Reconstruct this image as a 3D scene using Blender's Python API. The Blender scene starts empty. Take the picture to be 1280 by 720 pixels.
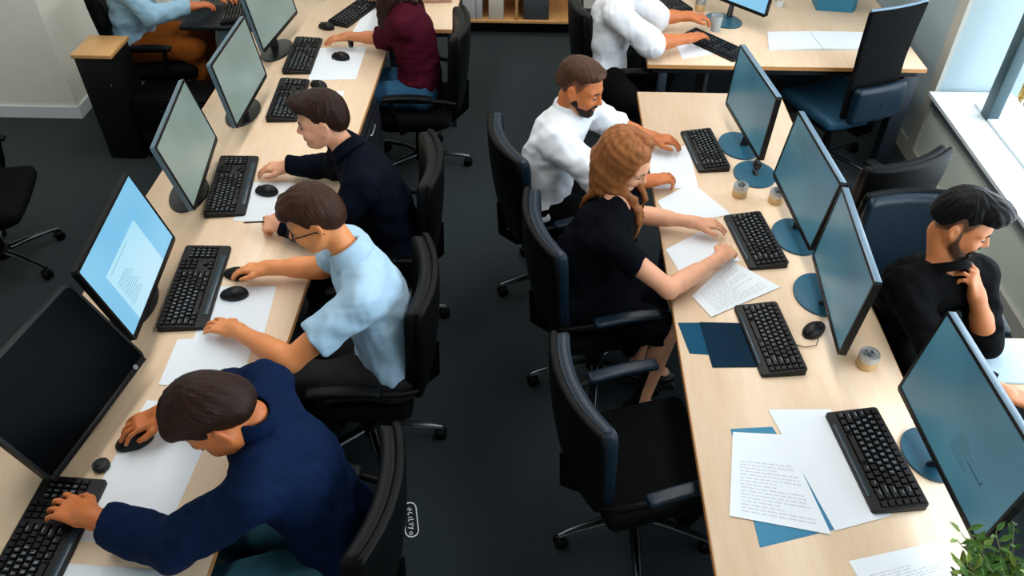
import bpy, bmesh, math, random
import numpy as np
from mathutils import Vector, Matrix
random.seed(7)
SC = bpy.context.scene
COL = SC.collection
PI = math.pi
def R(d): return math.radians(d)
def V(*a): return np.array(a, float)
def nrm(v):
    v = np.asarray(v, float); return v/np.linalg.norm(v)

# ------------------------------------------------------------------ materials
def lin(c):
    return tuple(((x/255)/12.92 if x/255 <= .04045 else ((x/255+.055)/1.055)**2.4) for x in c)
def mat(name, rgb, rough=.5, metal=0., noise=0., nscale=30., bump=0., bscale=200., spec=.5, emit=0., sheen=0., coat=0., stretch=None):
    m = bpy.data.materials.new(name); m.use_nodes = True
    nt = m.node_tree; b = nt.nodes['Principled BSDF']
    c = lin(rgb)
    b.inputs['Base Color'].default_value = (*c, 1)
    b.inputs['Roughness'].default_value = rough
    b.inputs['Metallic'].default_value = metal
    b.inputs['Specular IOR Level'].default_value = spec
    b.inputs['Sheen Weight'].default_value = sheen
    b.inputs['Coat Weight'].default_value = coat
    if emit:
        b.inputs['Emission Color'].default_value = (*c, 1); b.inputs['Emission Strength'].default_value = emit
    tc = nt.nodes.new('ShaderNodeTexCoord'); src = tc.outputs['Object']
    if stretch:
        mp = nt.nodes.new('ShaderNodeMapping'); mp.inputs['Scale'].default_value = stretch
        nt.links.new(src, mp.inputs['Vector']); src = mp.outputs['Vector']
    if noise:
        n = nt.nodes.new('ShaderNodeTexNoise'); n.inputs['Scale'].default_value = nscale; n.inputs['Detail'].default_value = 5
        nt.links.new(src, n.inputs['Vector'])
        r = nt.nodes.new('ShaderNodeMapRange')
        r.inputs['From Min'].default_value = .25; r.inputs['From Max'].default_value = .75
        r.inputs['To Min'].default_value = 1-noise; r.inputs['To Max'].default_value = 1+noise
        nt.links.new(n.outputs['Fac'], r.inputs['Value'])
        h = nt.nodes.new('ShaderNodeVectorMath'); h.operation = 'SCALE'
        h.inputs[0].default_value = c
        nt.links.new(r.outputs['Result'], h.inputs['Scale'])
        nt.links.new(h.outputs['Vector'], b.inputs['Base Color'])
    if bump:
        n2 = nt.nodes.new('ShaderNodeTexNoise'); n2.inputs['Scale'].default_value = bscale; n2.inputs['Detail'].default_value = 3
        nt.links.new(src, n2.inputs['Vector'])
        bp = nt.nodes.new('ShaderNodeBump'); bp.inputs['Strength'].default_value = bump; bp.inputs['Distance'].default_value = .004
        nt.links.new(n2.outputs['Fac'], bp.inputs['Height']); nt.links.new(bp.outputs['Normal'], b.inputs['Normal'])
    return m
def wood_mat(name, rgb, rgb2, rough=.38):
    m = bpy.data.materials.new(name); m.use_nodes = True
    nt = m.node_tree; b = nt.nodes['Principled BSDF']
    tc = nt.nodes.new('ShaderNodeTexCoord'); mp = nt.nodes.new('ShaderNodeMapping')
    mp.inputs['Scale'].default_value = (9, 1.1, 9)
    nt.links.new(tc.outputs['Object'], mp.inputs['Vector'])
    n = nt.nodes.new('ShaderNodeTexNoise'); n.inputs['Scale'].default_value = 3.2; n.inputs['Detail'].default_value = 8; n.inputs['Roughness'].default_value = .62; n.inputs['Distortion'].default_value = .5
    nt.links.new(mp.outputs['Vector'], n.inputs['Vector'])
    cr = nt.nodes.new('ShaderNodeValToRGB')
    cr.color_ramp.elements[0].position = .32; cr.color_ramp.elements[0].color = (*lin(rgb2), 1)
    cr.color_ramp.elements[1].position = .68; cr.color_ramp.elements[1].color = (*lin(rgb), 1)
    nt.links.new(n.outputs['Fac'], cr.inputs['Fac']); nt.links.new(cr.outputs['Color'], b.inputs['Base Color'])
    b.inputs['Roughness'].default_value = rough
    return m
M = {}
def setup_mats():
    M['wood'] = wood_mat('desk_wood', (230, 205, 176), (222, 194, 161), .33)
    M['wood_edge'] = mat('wood_edge', (196, 140, 84), .5, noise=.08, nscale=20)
    M['wood_shelf'] = wood_mat('shelf_wood', (214, 166, 108), (200, 150, 92))
    M['carpet'] = mat('carpet', (35, 45, 49), .93, noise=.14, nscale=260, bump=.5, bscale=600, sheen=.12, spec=.12)
    M['wall'] = mat('wall_paint', (240, 240, 229), .8, noise=.02, nscale=8)
    M['wall_grey'] = mat('low_wall_paint', (206, 216, 204), .7, noise=.03, nscale=8)
    M['white'] = mat('white_paint', (222, 232, 236), .55, noise=.015, nscale=10)
    M['trim'] = mat('trim_grey', (176, 176, 168), .5, noise=.02)
    M['alu'] = mat('aluminium_rail', (190, 200, 205), .3, metal=.7, noise=.03)
    M['frame'] = mat('window_frame', (52, 76, 84), .45, noise=.03)
    M['ceil'] = mat('ceiling_paint', (120, 122, 124), .8)
    M['paper'] = mat('paper', (226, 234, 240), .7, noise=.01, nscale=14)
    M['ink'] = mat('ink', (200, 206, 212), .7, noise=.05)
    M['black'] = mat('black_plastic', (8, 9, 11), .45, spec=.3, noise=.06)
    M['key'] = mat('key_plastic', (6, 7, 9), .4, spec=.3, noise=.1)
    M['legend'] = mat('key_legend', (112, 124, 134), .6, noise=.05)
    M['bezel'] = mat('bezel_plastic', (5, 6, 8), .4, spec=.25, noise=.05)
    M['highlight_rail'] = mat('highlight_rail_blue', (104, 130, 148), .35, noise=.04)  # window highlight colour for monitor tops; plain colour on the chair rail
    M['casing_grey'] = mat('casing_grey', (84, 108, 122), .35, noise=.04)
    M['base_blue'] = mat('base_blue', (36, 84, 104), .33, noise=.05)
    M['base_black'] = mat('base_black', (16, 19, 22), .3, noise=.05)
    M['metal_dark'] = mat('dark_metal', (16, 22, 27), .45, metal=.2, noise=.05)
    M['leg_grey'] = mat('leg_grey', (26, 38, 48), .5, noise=.05)
    M['navy_panel'] = mat('navy_panel', (15, 18, 28), .5, noise=.05)
    M['panel'] = mat('modesty_panel', (20, 28, 34), .6, noise=.05)
    M['leather'] = mat('chair_leather', (6, 9, 12), .45, noise=.08, bump=.12, bscale=350, spec=.15)
    M['leather_blue_sheen'] = mat('chair_leather_blue_sheen', (12, 30, 43), .36, noise=.08, bump=.12, bscale=350, spec=.28)  # blue window sheen put into the base colour of the black leather
    M['fabric_black'] = mat('chair_fabric', (7, 8, 9), .85, noise=.12, bump=.3, bscale=700, spec=.1)
    M['chair_plastic'] = mat('chair_plastic', (5, 6, 7), .45, spec=.12, noise=.05)
    M['chair_metal'] = mat('chair_star_metal', (58, 62, 66), .22, metal=.9, noise=.04)
    M['seat_blue'] = mat('seat_blue', (28, 66, 88), .5, noise=.06, bump=.2, bscale=500, spec=.3)
    M['pier'] = mat('pier_paint', (154, 172, 178), .6, noise=.015, nscale=10)
    M['tin'] = mat('tin_grey', (182, 184, 184), .32, metal=.6, noise=.05)
    M['tin_band'] = mat('tin_band', (205, 170, 118), .5, noise=.08, nscale=60)
    M['tin_dark'] = mat('tin_dark', (80, 84, 86), .5, noise=.1)
    M['folder_navy'] = mat('folder_navy', (10, 40, 60), .7, noise=.05, spec=.08)
    M['folder_teal'] = mat('folder_teal', (20, 74, 102), .7, noise=.05, spec=.1)
    M['folder_blue'] = mat('folder_blue', (38, 122, 158), .55, noise=.04)
    M['box_teal'] = mat('box_teal', (30, 112, 140), .5, noise=.05)
    M['binder'] = mat('binder_grey', (186, 186, 186), .6, noise=.03)
    M['binder2'] = mat('binder_beige', (205, 198, 184), .6, noise=.03)
    M['darkbox'] = mat('dark_box', (58, 66, 70), .6, noise=.15, nscale=40)
    M['pale_blue'] = mat('pale_blue_cover', (196, 222, 236), .45, noise=.02)
    M['leaf'] = mat('leaf', (62, 104, 30), .5, noise=.35, nscale=30)
    M['leaf2'] = mat('leaf_light', (124, 150, 58), .5, noise=.25, nscale=30)
    M['stem'] = mat('stem', (120, 120, 70), .6, noise=.1)
    M['pot'] = mat('pot_clay', (198, 128, 62), .6, noise=.1, nscale=20)
    M['soil'] = mat('soil', (60, 44, 32), .95, noise=.3, nscale=60)
    M['ground'] = mat('pale_paving', (236, 236, 230), .9, noise=.03, nscale=3)
    M['autumn'] = mat('autumn_leaf', (150, 122, 44), .6, noise=.3, nscale=20)
    M['bark'] = mat('bark', (110, 90, 70), .9, noise=.2)
    M['glass'] = glass_mat()
    M['eye'] = mat('eye_white', (176, 164, 154), .25)
    M['iris'] = mat('iris', (52, 36, 26), .2)
    M['lash'] = mat('lash', (22, 15, 12), .7)
    M['lip'] = mat('lip', (176, 104, 88), .45, noise=.05)
    M['nail'] = mat('nail', (226, 176, 156), .3)
    M['logo'] = mat('logo_grey', (128, 148, 156), .5)
    M['logo_white'] = mat('logo_white', (205, 210, 214), .5)
    M['watch'] = mat('watch_black', (18, 18, 20), .35)
def glass_mat():
    m = bpy.data.materials.new('pane_glass'); m.use_nodes = True
    nt = m.node_tree; b = nt.nodes['Principled BSDF']
    mx = nt.nodes.new('ShaderNodeMixShader'); tr = nt.nodes.new('ShaderNodeBsdfTransparent')
    gl = nt.nodes.new('ShaderNodeBsdfGlossy'); gl.inputs['Roughness'].default_value = .02
    mx.inputs[0].default_value = .06
    nt.links.new(tr.outputs[0], mx.inputs[1]); nt.links.new(gl.outputs[0], mx.inputs[2])
    nt.links.new(mx.outputs[0], nt.nodes['Material Output'].inputs['Surface'])
    nt.nodes.remove(b)
    return m
def screen_mat(name, top, bot, emit):
    """lit screen: the panel itself gives off light, with a faint uneven backlight"""
    m = bpy.data.materials.new(name); m.use_nodes = True
    nt = m.node_tree; b = nt.nodes['Principled BSDF']
    b.inputs['Base Color'].default_value = (.004, .005, .006, 1); b.inputs['Roughness'].default_value = .28
    tc = nt.nodes.new('ShaderNodeTexCoord'); n = nt.nodes.new('ShaderNodeTexNoise'); n.inputs['Scale'].default_value = 2.6; n.inputs['Detail'].default_value = 1
    nt.links.new(tc.outputs['Object'], n.inputs['Vector'])
    cr = nt.nodes.new('ShaderNodeValToRGB')
    cr.color_ramp.elements[0].position = .3; cr.color_ramp.elements[0].color = (*lin(bot), 1)
    cr.color_ramp.elements[1].position = .7; cr.color_ramp.elements[1].color = (*lin(top), 1)
    nt.links.new(n.outputs['Fac'], cr.inputs['Fac']); nt.links.new(cr.outputs['Color'], b.inputs['Emission Color'])
    b.inputs['Emission Strength'].default_value = emit
    return m

# ------------------------------------------------------------------ mesh helpers
def tag(o, label=None, cat=None, group=None, kind=None):
    if label: o['label'] = label
    if cat: o['category'] = cat
    if group: o['group'] = group
    if kind: o['kind'] = kind
    return o
def empty(name, loc, rz=0, label=None, cat=None, group=None):
    o = bpy.data.objects.new(name, None); COL.objects.link(o)
    o.location = loc; o.rotation_euler = (0, 0, rz); o.empty_display_size = .1
    return tag(o, label, cat, group)
class MB:
    """collects shapes into one mesh; every add takes a material slot index"""
    def __init__(s): s.v = []; s.f = []; s.m = []; s.sm = []
    def raw(s, vs, fs, mi=0, smooth=False):
        n = len(s.v); s.v += [tuple(map(float, v)) for v in vs]
        for f in fs: s.f.append(tuple(n+i for i in f)); s.m.append(mi); s.sm.append(smooth)
    def box(s, c, h, mi=0, X=None, bev=0., seg=2, taper=1.):
        bm = bmesh.new(); bmesh.ops.create_cube(bm, size=2)
        for v in bm.verts:
            k = taper if v.co.z > 0 else 1
            v.co.x *= h[0]*k; v.co.y *= h[1]*k; v.co.z *= h[2]
        if bev: bmesh.ops.bevel(bm, geom=bm.edges[:], offset=bev, segments=seg, affect='EDGES', profile=.5)
        s.bm(bm, c, mi, X, bool(bev))
    def bm(s, bm, c=(0, 0, 0), mi=0, X=None, smooth=False):
        bm.verts.index_update()
        T = Matrix.Translation(c) @ (X.to_4x4() if X is not None else Matrix.Identity(4))
        s.raw([T @ v.co for v in bm.verts], [[v.index for v in f.verts] for f in bm.faces], mi, smooth); bm.free()
    def lathe(s, prof, c=(0, 0, 0), n=28, mi=0, sy=1., X=None, smooth=True):
        vs = []; fs = []; k = len(prof)
        for i in range(n):
            a = 2*PI*i/n
            for r, z in prof: vs.append(Vector((r*math.cos(a), r*math.sin(a)*sy, z)))
        for i in range(n):
            j = (i+1) % n
            for q in range(k-1): fs.append((i*k+q, j*k+q, j*k+q+1, i*k+q+1))
        if prof[0][0] > 1e-5: fs.append(tuple(i*k for i in range(n))[::-1])
        if prof[-1][0] > 1e-5: fs.append(tuple(i*k+k-1 for i in range(n)))
        if X is not None: vs = [X @ v for v in vs]
        s.raw([v+Vector(c) for v in vs], fs, mi, smooth)
    def tube(s, pts, r, n=10, mi=0, flat=1., up=(0, 0, 1)):
        pts = [Vector(p) for p in pts]; k = len(pts)
        rr = r if isinstance(r, (list, tuple)) else [r]*k
        vs = []; fs = []
        for i, p in enumerate(pts):
            t = (pts[min(i+1, k-1)]-pts[max(i-1, 0)]).normalized()
            a = t.cross(Vector(up));
            if a.length < 1e-4: a = t.cross(Vector((1, 0, .01)))
            a.normalize(); b = a.cross(t)
            for j in range(n):
                w = 2*PI*j/n; vs.append(p+a*math.cos(w)*rr[i]+b*math.sin(w)*rr[i]*flat)
        for i in range(k-1):
            for j in range(n):
                q = (j+1) % n; fs.append((i*n+j, i*n+q, (i+1)*n+q, (i+1)*n+j))
        fs.append(tuple(range(n))[::-1]); fs.append(tuple((k-1)*n+j for j in range(n)))
        s.raw(vs, fs, mi, True)
    def prism(s, poly, z0, z1, mi=0, smooth=False):
        n = len(poly); vs = [(x, y, z0) for x, y in poly]+[(x, y, z1) for x, y in poly]
        fs = [tuple(range(n))[::-1], tuple(range(n, 2*n))]+[(i, (i+1) % n, n+(i+1) % n, n+i) for i in range(n)]
        s.raw(vs, fs, mi, smooth)
    def build(s, name, mats, parent=None, loc=None, kind=None):
        me = bpy.data.meshes.new(name); me.from_pydata(s.v, [], s.f)
        for m in (mats if isinstance(mats, (list, tuple)) else [mats]): me.materials.append(m)
        me.polygons.foreach_set('material_index', s.m); me.polygons.foreach_set('use_smooth', s.sm); me.update()
        bm = bmesh.new(); bm.from_mesh(me); bmesh.ops.recalc_face_normals(bm, faces=bm.faces); bm.to_mesh(me); bm.free()
        if any(s.sm):
            try: me.set_sharp_from_angle(angle=R(48))
            except Exception: pass
        return link(name, me, parent, loc, kind)
def link(name, me, parent=None, loc=None, kind=None):
    o = bpy.data.objects.new(name, me); COL.objects.link(o)
    if parent: o.parent = parent
    if loc is not None: o.location = loc
    if kind: o['kind'] = kind
    return o
def rrect(w, h, r, n=5):
    out = []
    for cx, cy, a0 in ((w/2-r, h/2-r, 0), (-w/2+r, h/2-r, 90), (-w/2+r, -h/2+r, 180), (w/2-r, -h/2+r, 270)):
        for i in range(n+1):
            a = R(a0+90*i/n); out.append((cx+r*math.cos(a), cy+r*math.sin(a)))
    return out
def copy_thing(o, loc, rz, label=None, group=None):
    c = o.copy(); COL.objects.link(c); c.location = loc; c.rotation_euler = (0, 0, rz)
    if label: c['label'] = label
    if group: c['group'] = group
    for ch in o.children:
        d = ch.copy(); COL.objects.link(d); d.parent = c
        for g in ch.children:
            e = g.copy(); COL.objects.link(e); e.parent = d
    return c

# ------------------------------------------------------------------ smooth solids (signed distance -> one continuous surface)
def rc(a, b, ra, rb, sq=1.):
    a = np.array(a, float); b = np.array(b, float); ba = b-a; L2 = max(ba@ba, 1e-9)
    m = max(ra, rb)
    def fn(X, Y, Z):
        px, py, pz = X-a[0], Y-a[1], Z-a[2]
        t = np.clip((px*ba[0]+py*ba[1]+pz*ba[2])/L2, 0, 1)
        return np.sqrt((px-t*ba[0])**2+(py-t*ba[1])**2+(pz-t*ba[2])**2)-(ra+(rb-ra)*t)
    return fn, np.minimum(a, b)-m, np.maximum(a, b)+m
def el(c, Rm, r):
    c = np.array(c, float); Rm = np.array(Rm, float); r = np.array(r, float); m = np.abs(Rm)@r
    def fn(X, Y, Z):
        p = (X-c[0], Y-c[1], Z-c[2])
        q = [(p[0]*Rm[0, i]+p[1]*Rm[1, i]+p[2]*Rm[2, i]) for i in range(3)]
        k0 = np.sqrt(sum((q[i]/r[i])**2 for i in range(3))); k1 = np.sqrt(sum((q[i]/r[i]**2)**2 for i in range(3)))
        return k0*(k0-1)/np.maximum(k1, 1e-6)
    return fn, c-m, c+m
def rb(c, Rm, h, rd, warp=None):
    c = np.array(c, float); Rm = np.array(Rm, float); h = np.array(h, float); m = np.abs(Rm)@h+(.06 if warp else 0)
    def fn(X, Y, Z):
        p = (X-c[0], Y-c[1], Z-c[2])
        q = [(p[0]*Rm[0, i]+p[1]*Rm[1, i]+p[2]*Rm[2, i]) for i in range(3)]
        if warp: q = warp(*q)
        d = [np.abs(q[i])-(h[i]-rd) for i in range(3)]
        return np.sqrt(sum(np.maximum(x, 0)**2 for x in d))+np.minimum(np.maximum(np.maximum(d[0], d[1]), d[2]), 0)-rd
    return fn, c-m, c+m
def ring(c, ax, r, h, t):
    """a collar: band of radius r, height h, thickness t about the axis"""
    c = np.array(c, float); ax = nrm(ax); m = r+h+t
    def fn(X, Y, Z):
        px, py, pz = X-c[0], Y-c[1], Z-c[2]
        z = px*ax[0]+py*ax[1]+pz*ax[2]
        rr = np.sqrt(np.maximum(px*px+py*py+pz*pz-z*z, 0))-r+z*.3
        dz = np.abs(z)-h; dr = np.abs(rr)-t
        return np.sqrt(np.maximum(dz, 0)**2+np.maximum(dr, 0)**2)+np.minimum(np.maximum(dz, dr), 0)-.002
    return fn, c-m, c+m
EYE3 = np.eye(3)
def wob(seed, amp, freq):
    rs = np.random.RandomState(seed); A = rs.normal(size=(4, 3)); A /= np.linalg.norm(A, axis=1)[:, None]
    def fn(X, Y, Z):
        s = 0
        for i in range(4):
            f = freq*(1+.35*i); w = X*A[i, 0]+Y*A[i, 1]+Z*A[i, 2]; u = X*A[i-1, 1]+Y*A[i-1, 2]+Z*A[i-1, 0]
            s = s+np.sin(f*w+2.2*np.sin(f*.45*u+i))/(1+.5*i)
        return s*amp*.5
    return fn
class Vol:
    def __init__(s, h=.006): s.h = h; s.ops = []; s.post = None
    def add(s, prim, k=.008, clip=None): s.ops.append((prim, k, 1, clip)); return s
    def sub(s, prim, k=.006): s.ops.append((prim, k, -1, None)); return s
    def mesh(s, smooth=0):
        h = s.h
        lo = np.min([o[0][1] for o in s.ops if o[2] > 0], axis=0)-4*h; hi = np.max([o[0][2] for o in s.ops if o[2] > 0], axis=0)+4*h
        n = np.ceil((hi-lo)/h).astype(int)+1
        D = np.full(n, .5, np.float32)
        for (fn, plo, phi), k, sg, clip in s.ops:
            m = k+3*h
            a = np.maximum(np.floor((plo-m-lo)/h).astype(int), 0); b = np.minimum(np.ceil((phi+m-lo)/h).astype(int)+1, n)
            if (b <= a).any(): continue
            X = (lo[0]+h*np.arange(a[0], b[0]))[:, None, None]; Y = (lo[1]+h*np.arange(a[1], b[1]))[None, :, None]; Z = (lo[2]+h*np.arange(a[2], b[2]))[None, None, :]
            v = fn(X, Y, Z)
            if clip is not None:
                for nn, cc in clip: v = np.maximum(v, X*nn[0]+Y*nn[1]+Z*nn[2]-cc)
            sub = D[a[0]:b[0], a[1]:b[1], a[2]:b[2]]
            if sg > 0:
                q = np.maximum(k-np.abs(sub-v), 0)/k; sub[...] = np.minimum(sub, v)-q*q*k*.25
            else:
                v = -v; q = np.maximum(k-np.abs(sub-v), 0)/k; sub[...] = np.maximum(sub, v)+q*q*k*.25
        if s.post is not None:
            X = (lo[0]+h*np.arange(n[0]))[:, None, None]; Y = (lo[1]+h*np.arange(n[1]))[None, :, None]; Z = (lo[2]+h*np.arange(n[2]))[None, None, :]
            D = s.post(D, X, Y, Z)
        return nets(D, lo, h, smooth)
def nets(D, lo, h, smooth=0):
    S = (D < 0); u = S.astype(np.uint8)
    c = sum(u[i:u.shape[0]-1+i, j:u.shape[1]-1+j, k:u.shape[2]-1+k] for i in (0, 1) for j in (0, 1) for k in (0, 1))
    act = (c > 0) & (c < 8); idx = np.argwhere(act); m = len(idx)
    ids = np.full(act.shape, -1, np.int32); ids[act] = np.arange(m)
    cor = [(i, j, k) for i in (0, 1) for j in (0, 1) for k in (0, 1)]
    vals = [D[idx[:, 0]+i, idx[:, 1]+j, idx[:, 2]+k] for i, j, k in cor]
    acc = np.zeros((m, 3)); cnt = np.zeros(m)
    for a in range(8):
        for b in range(a+1, 8):
            d = np.abs(np.array(cor[a])-np.array(cor[b]))
            if d.sum() != 1: continue
            mk = (vals[a] < 0) != (vals[b] < 0)
            t = vals[a][mk]/(vals[a][mk]-vals[b][mk])
            acc[mk] += np.array(cor[a])+t[:, None]*(np.array(cor[b])-np.array(cor[a])); cnt[mk] += 1
    P = lo+h*(idx+acc/np.maximum(cnt, 1)[:, None])
    Q = []
    for ax in range(3):
        o1, o2 = [(1, 2), (2, 0), (0, 1)][ax]
        sl0 = [slice(1, -1)]*3; sl1 = [slice(1, -1)]*3
        sl0[ax] = slice(0, -1); sl1[ax] = slice(1, None)
        s0 = S[tuple(sl0)]; s1 = S[tuple(sl1)]
        e = np.argwhere(s0 != s1)
        if not len(e): continue
        fl = s0[e[:, 0], e[:, 1], e[:, 2]]
        g = e.copy()
        for q in (o1, o2): g[:, q] += 1
        def cid(d1, d2):
            t = g.copy(); t[:, o1] -= d1; t[:, o2] -= d2
            return ids[t[:, 0], t[:, 1], t[:, 2]]
        q = np.stack([cid(1, 1), cid(0, 1), cid(0, 0), cid(1, 0)], 1)
        q[~fl] = q[~fl][:, ::-1]; Q.append(q)
    Q = np.concatenate(Q)
    for _ in range(smooth):
        A = np.zeros_like(P); N = np.zeros(m)
        for i in range(4):
            a, b = Q[:, i], Q[:, (i+1) % 4]
            for ax in range(3): A[:, ax] += np.bincount(a, P[b, ax], m)+np.bincount(b, P[a, ax], m)
            N += np.bincount(a, minlength=m)+np.bincount(b, minlength=m)
        P = P*.5+.5*A/np.maximum(N, 1)[:, None]
    return P, Q
def np_mesh(name, P, Q, mats, mi=None):
    me = bpy.data.meshes.new(name)
    me.vertices.add(len(P)); me.vertices.foreach_set('co', np.asarray(P, np.float32).ravel())
    me.loops.add(Q.size); me.loops.foreach_set('vertex_index', np.asarray(Q, np.int32).ravel())
    me.polygons.add(len(Q)); me.polygons.foreach_set('loop_start', np.arange(0, Q.size, 4, dtype=np.int32))
    me.polygons.foreach_set('loop_total', np.full(len(Q), 4, np.int32))
    for m in (mats if isinstance(mats, (list, tuple)) else [mats]): me.materials.append(m)
    if mi is not None: me.polygons.foreach_set('material_index', np.asarray(mi, np.int32))
    me.polygons.foreach_set('use_smooth', np.ones(len(Q), bool))
    me.update(calc_edges=True); me.validate()
    return me
def vol_obj(name, vol, mats, parent=None, base=(0, 0, 0), smooth=0, mi=None, loc=None):
    P, Q = vol.mesh(smooth)
    idx = mi(P[Q].mean(axis=1)) if mi else None
    return link(name, np_mesh(name, P-np.array(base), Q, mats, idx), parent, loc)
# ------------------------------------------------------------------ people
def hframe(yaw, pitch=0, roll=0):
    y, p, r = R(yaw), R(pitch), R(roll)
    f = V(math.cos(y)*math.cos(p), math.sin(y)*math.cos(p), -math.sin(p)); l = V(-math.sin(y), math.cos(y), 0); u = np.cross(f, l)
    l2 = l*math.cos(r)+u*math.sin(r); return np.stack([f, l2, np.cross(f, l2)], 1)
def head_prims(v, c, H, s, female=False):
    W = lambda *p: c+H@(V(*p)*s)
    add = lambda prim, k=.02: v.add(prim, k)
    E = lambda cc, r, k=.02: add(el(W(*cc), H, V(*r)*s), k)
    C = lambda a, b, ra, rb_, k=.015: add(rc(W(*a), W(*b), ra*s, rb_*s), k)
    j = .9 if female else 1.
    E((-.015, 0, .036), (.099, .076, .085)); E((.022, 0, -.004), (.072, .068, .085), .03)
    E((.036, 0, -.05), (.052, .052*j, .062), .03)
    for q in (1, -1):
        C((.0, q*.058*j, -.03), (.045, q*.036*j, -.088), .02, .018, .03)
        E((.064, q*.04, -.034), (.022, .022, .02), .025)
        C((.083, q*.012, .018), (.068, q*.05, .02), .01, .009, .016)
    E((.072, 0, -.098), (.023, .028*j, .02), .022)
    for q in (1, -1): v.sub(el(W(.1, q*.032, -.002), H, V(.022, .018, .011)*s), .014)
    for q in (1, -1): E((.0735, q*.031, .0), (.0135, .0155, .0125), .006)
    C((.087, 0, .012), (.108, 0, -.03), .008, .0105, .012)
    E((.107, 0, -.033), (.012, .0105, .0095), .008)
    for q in (1, -1): E((.097, q*.0125, -.036), (.011, .008, .0075), .006)
    for q in (1, -1):
        C((.094, 0, -.0605), (.083, q*.022, -.0665), .0068, .004, .006)
        C((.0935, 0, -.0725), (.083, q*.02, -.068), .0078, .004, .005)
    v.sub(rc(W(.101, .014, -.0665), W(.101, -.014, -.0665), .0022*s, .0022*s), .004)
    for q in (1, -1):
        A = H@np.array([[.94, -.0, -.34], [0, 1, 0], [.34, 0, .94]])
        A2 = A@np.array([[math.cos(q*.3), math.sin(q*.3), 0], [-math.sin(q*.3), math.cos(q*.3), 0], [0, 0, 1]])
        v.add(el(W(-.013, q*.0815, -.004), A2, V(.0185, .0075, .032)*s), .005)
        v.sub(el(W(-.008, q*.0915, .001), A2, V(.0115, .0085, .021)*s), .004)
        v.add(rc(W(-.004, q*.078, -.03), W(.0, q*.077, -.034), .007*s, .006*s), .006)
def hand_prims(v, w, d, side, up=(0, 0, 1), curl=(.35, .45, .35), spread=1., s=1., thumb=0., each=None):
    d = nrm(d); up = V(*up); up = nrm(up-d*(up@d)); t = np.cross(d, up) if side > 0 else np.cross(up, d)
    Hh = np.stack([d, t, up], 1); W = lambda *p: w+Hh@(V(*p)*s)
    v.add(rc(w-d*.02, W(.02, 0, 0), .026*s, .024*s), .02)
    v.add(rb(W(.052, .001, -.002), Hh, V(.044, .038, .0125)*s, .011*s), .018)
    v.add(el(W(.03, .022, -.008), Hh, V(.034, .02, .016)*s), .015)
    tips = []
    for i, (y, L, r) in enumerate(((.029, .072, .0084), (.0095, .08, .0088), (-.0105, .075, .0083), (-.0295, .058, .0074))):
        a = R(7-5*i)*spread*1.15; p = V(.088-.006*abs(i-1), y*1.04, .0); ang = 0.
        cc = curl if each is None else each[i]
        seg = (L*.46, L*.3, L*.25)
        for q in range(3):
            ang += cc[q]; dv = V(math.cos(ang)*math.cos(a), math.sin(a)*math.cos(ang), -math.sin(ang))
            n = p+dv*seg[q]
            v.add(rc(W(*p), W(*n), (r-.0005*q)*s, (r-.0005*(q+1))*s), .003 if q else .008); p = n
        tips.append(W(*p))
    th = [V(.018, .028, -.006), V(.05, .05+.006*thumb, -.014), V(.078, .056-.012*thumb, -.022), V(.1, .052-.024*thumb, -.03)]
    for q in range(3): v.add(rc(W(*th[q]), W(*th[q+1]), (.0135-.0018*q)*s, (.0135-.0018*(q+1))*s), .008 if q < 2 else .004)
    return tips
def hair_short(head, c, H, s, m, body, base, top=.012, fringe=.008, side=.0, seed=1, quiff=0., fade=False):
    W = lambda *p: c+H@(V(*p)*s)
    v = Vol(.004)
    v.add(el(W(-.016, 0, .038), H, V(.1025, .0785+side, .0885)*s), .02)
    v.add(el(W(.0, 0, .075), H, V(.094, .070+side, .052+top)*s), .03)
    v.add(rc(W(.066, .036, .086), W(.066, -.036, .086), (.015+.8*fringe)*s, (.015+.8*fringe)*s), .03)
    if quiff: v.add(el(W(.07, 0, .105), H, V(.055, .055, .02+quiff)*s), .03)
    v.add(el(W(-.065, 0, -.002), H, V(.052, .066, .058)*s), .02)
    rs = np.random.RandomState(seed); ph = rs.uniform(0, 6, 4)
    fr = fringe
    def post(D, X, Y, Z):
        p = (X-c[0], Y-c[1], Z-c[2])
        x, y, z = [(p[0]*H[0, i]+p[1]*H[1, i]+p[2]*H[2, i])/s for i in range(3)]
        zl = np.interp(x, [-.12, -.06, -.034, -.02, -.006, .01, .022, .036, .055, .075, .1], [-.05, -.046, -.02, .024, .034, .014, .024, .05, .068, .079-.6*fr, .086-fr])
        if fade: zl = zl+np.interp(x, [-.1, .0, .03, .06], [.04, .03, .02, 0])
        zl = zl+0*(zl)
        az = np.arctan2(y, x+.045)
        D = D+(.0008*np.sin(az*34+ph[0]+z*60)+.0009*np.sin(az*17+ph[1]-z*50+x*40)+.0007*np.sin(y*240+ph[2]+2*np.sin(x*60)))*np.clip((z-.02)/.04, .35, 1)
        a = zl-z; k = .006; q = np.maximum(k-np.abs(D-a), 0)/k
        return (np.maximum(D, a)+q*q*k*.25).astype(np.float32)
    v.post = post
    vol_obj('hair', v, m, body, base, 0)
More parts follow.
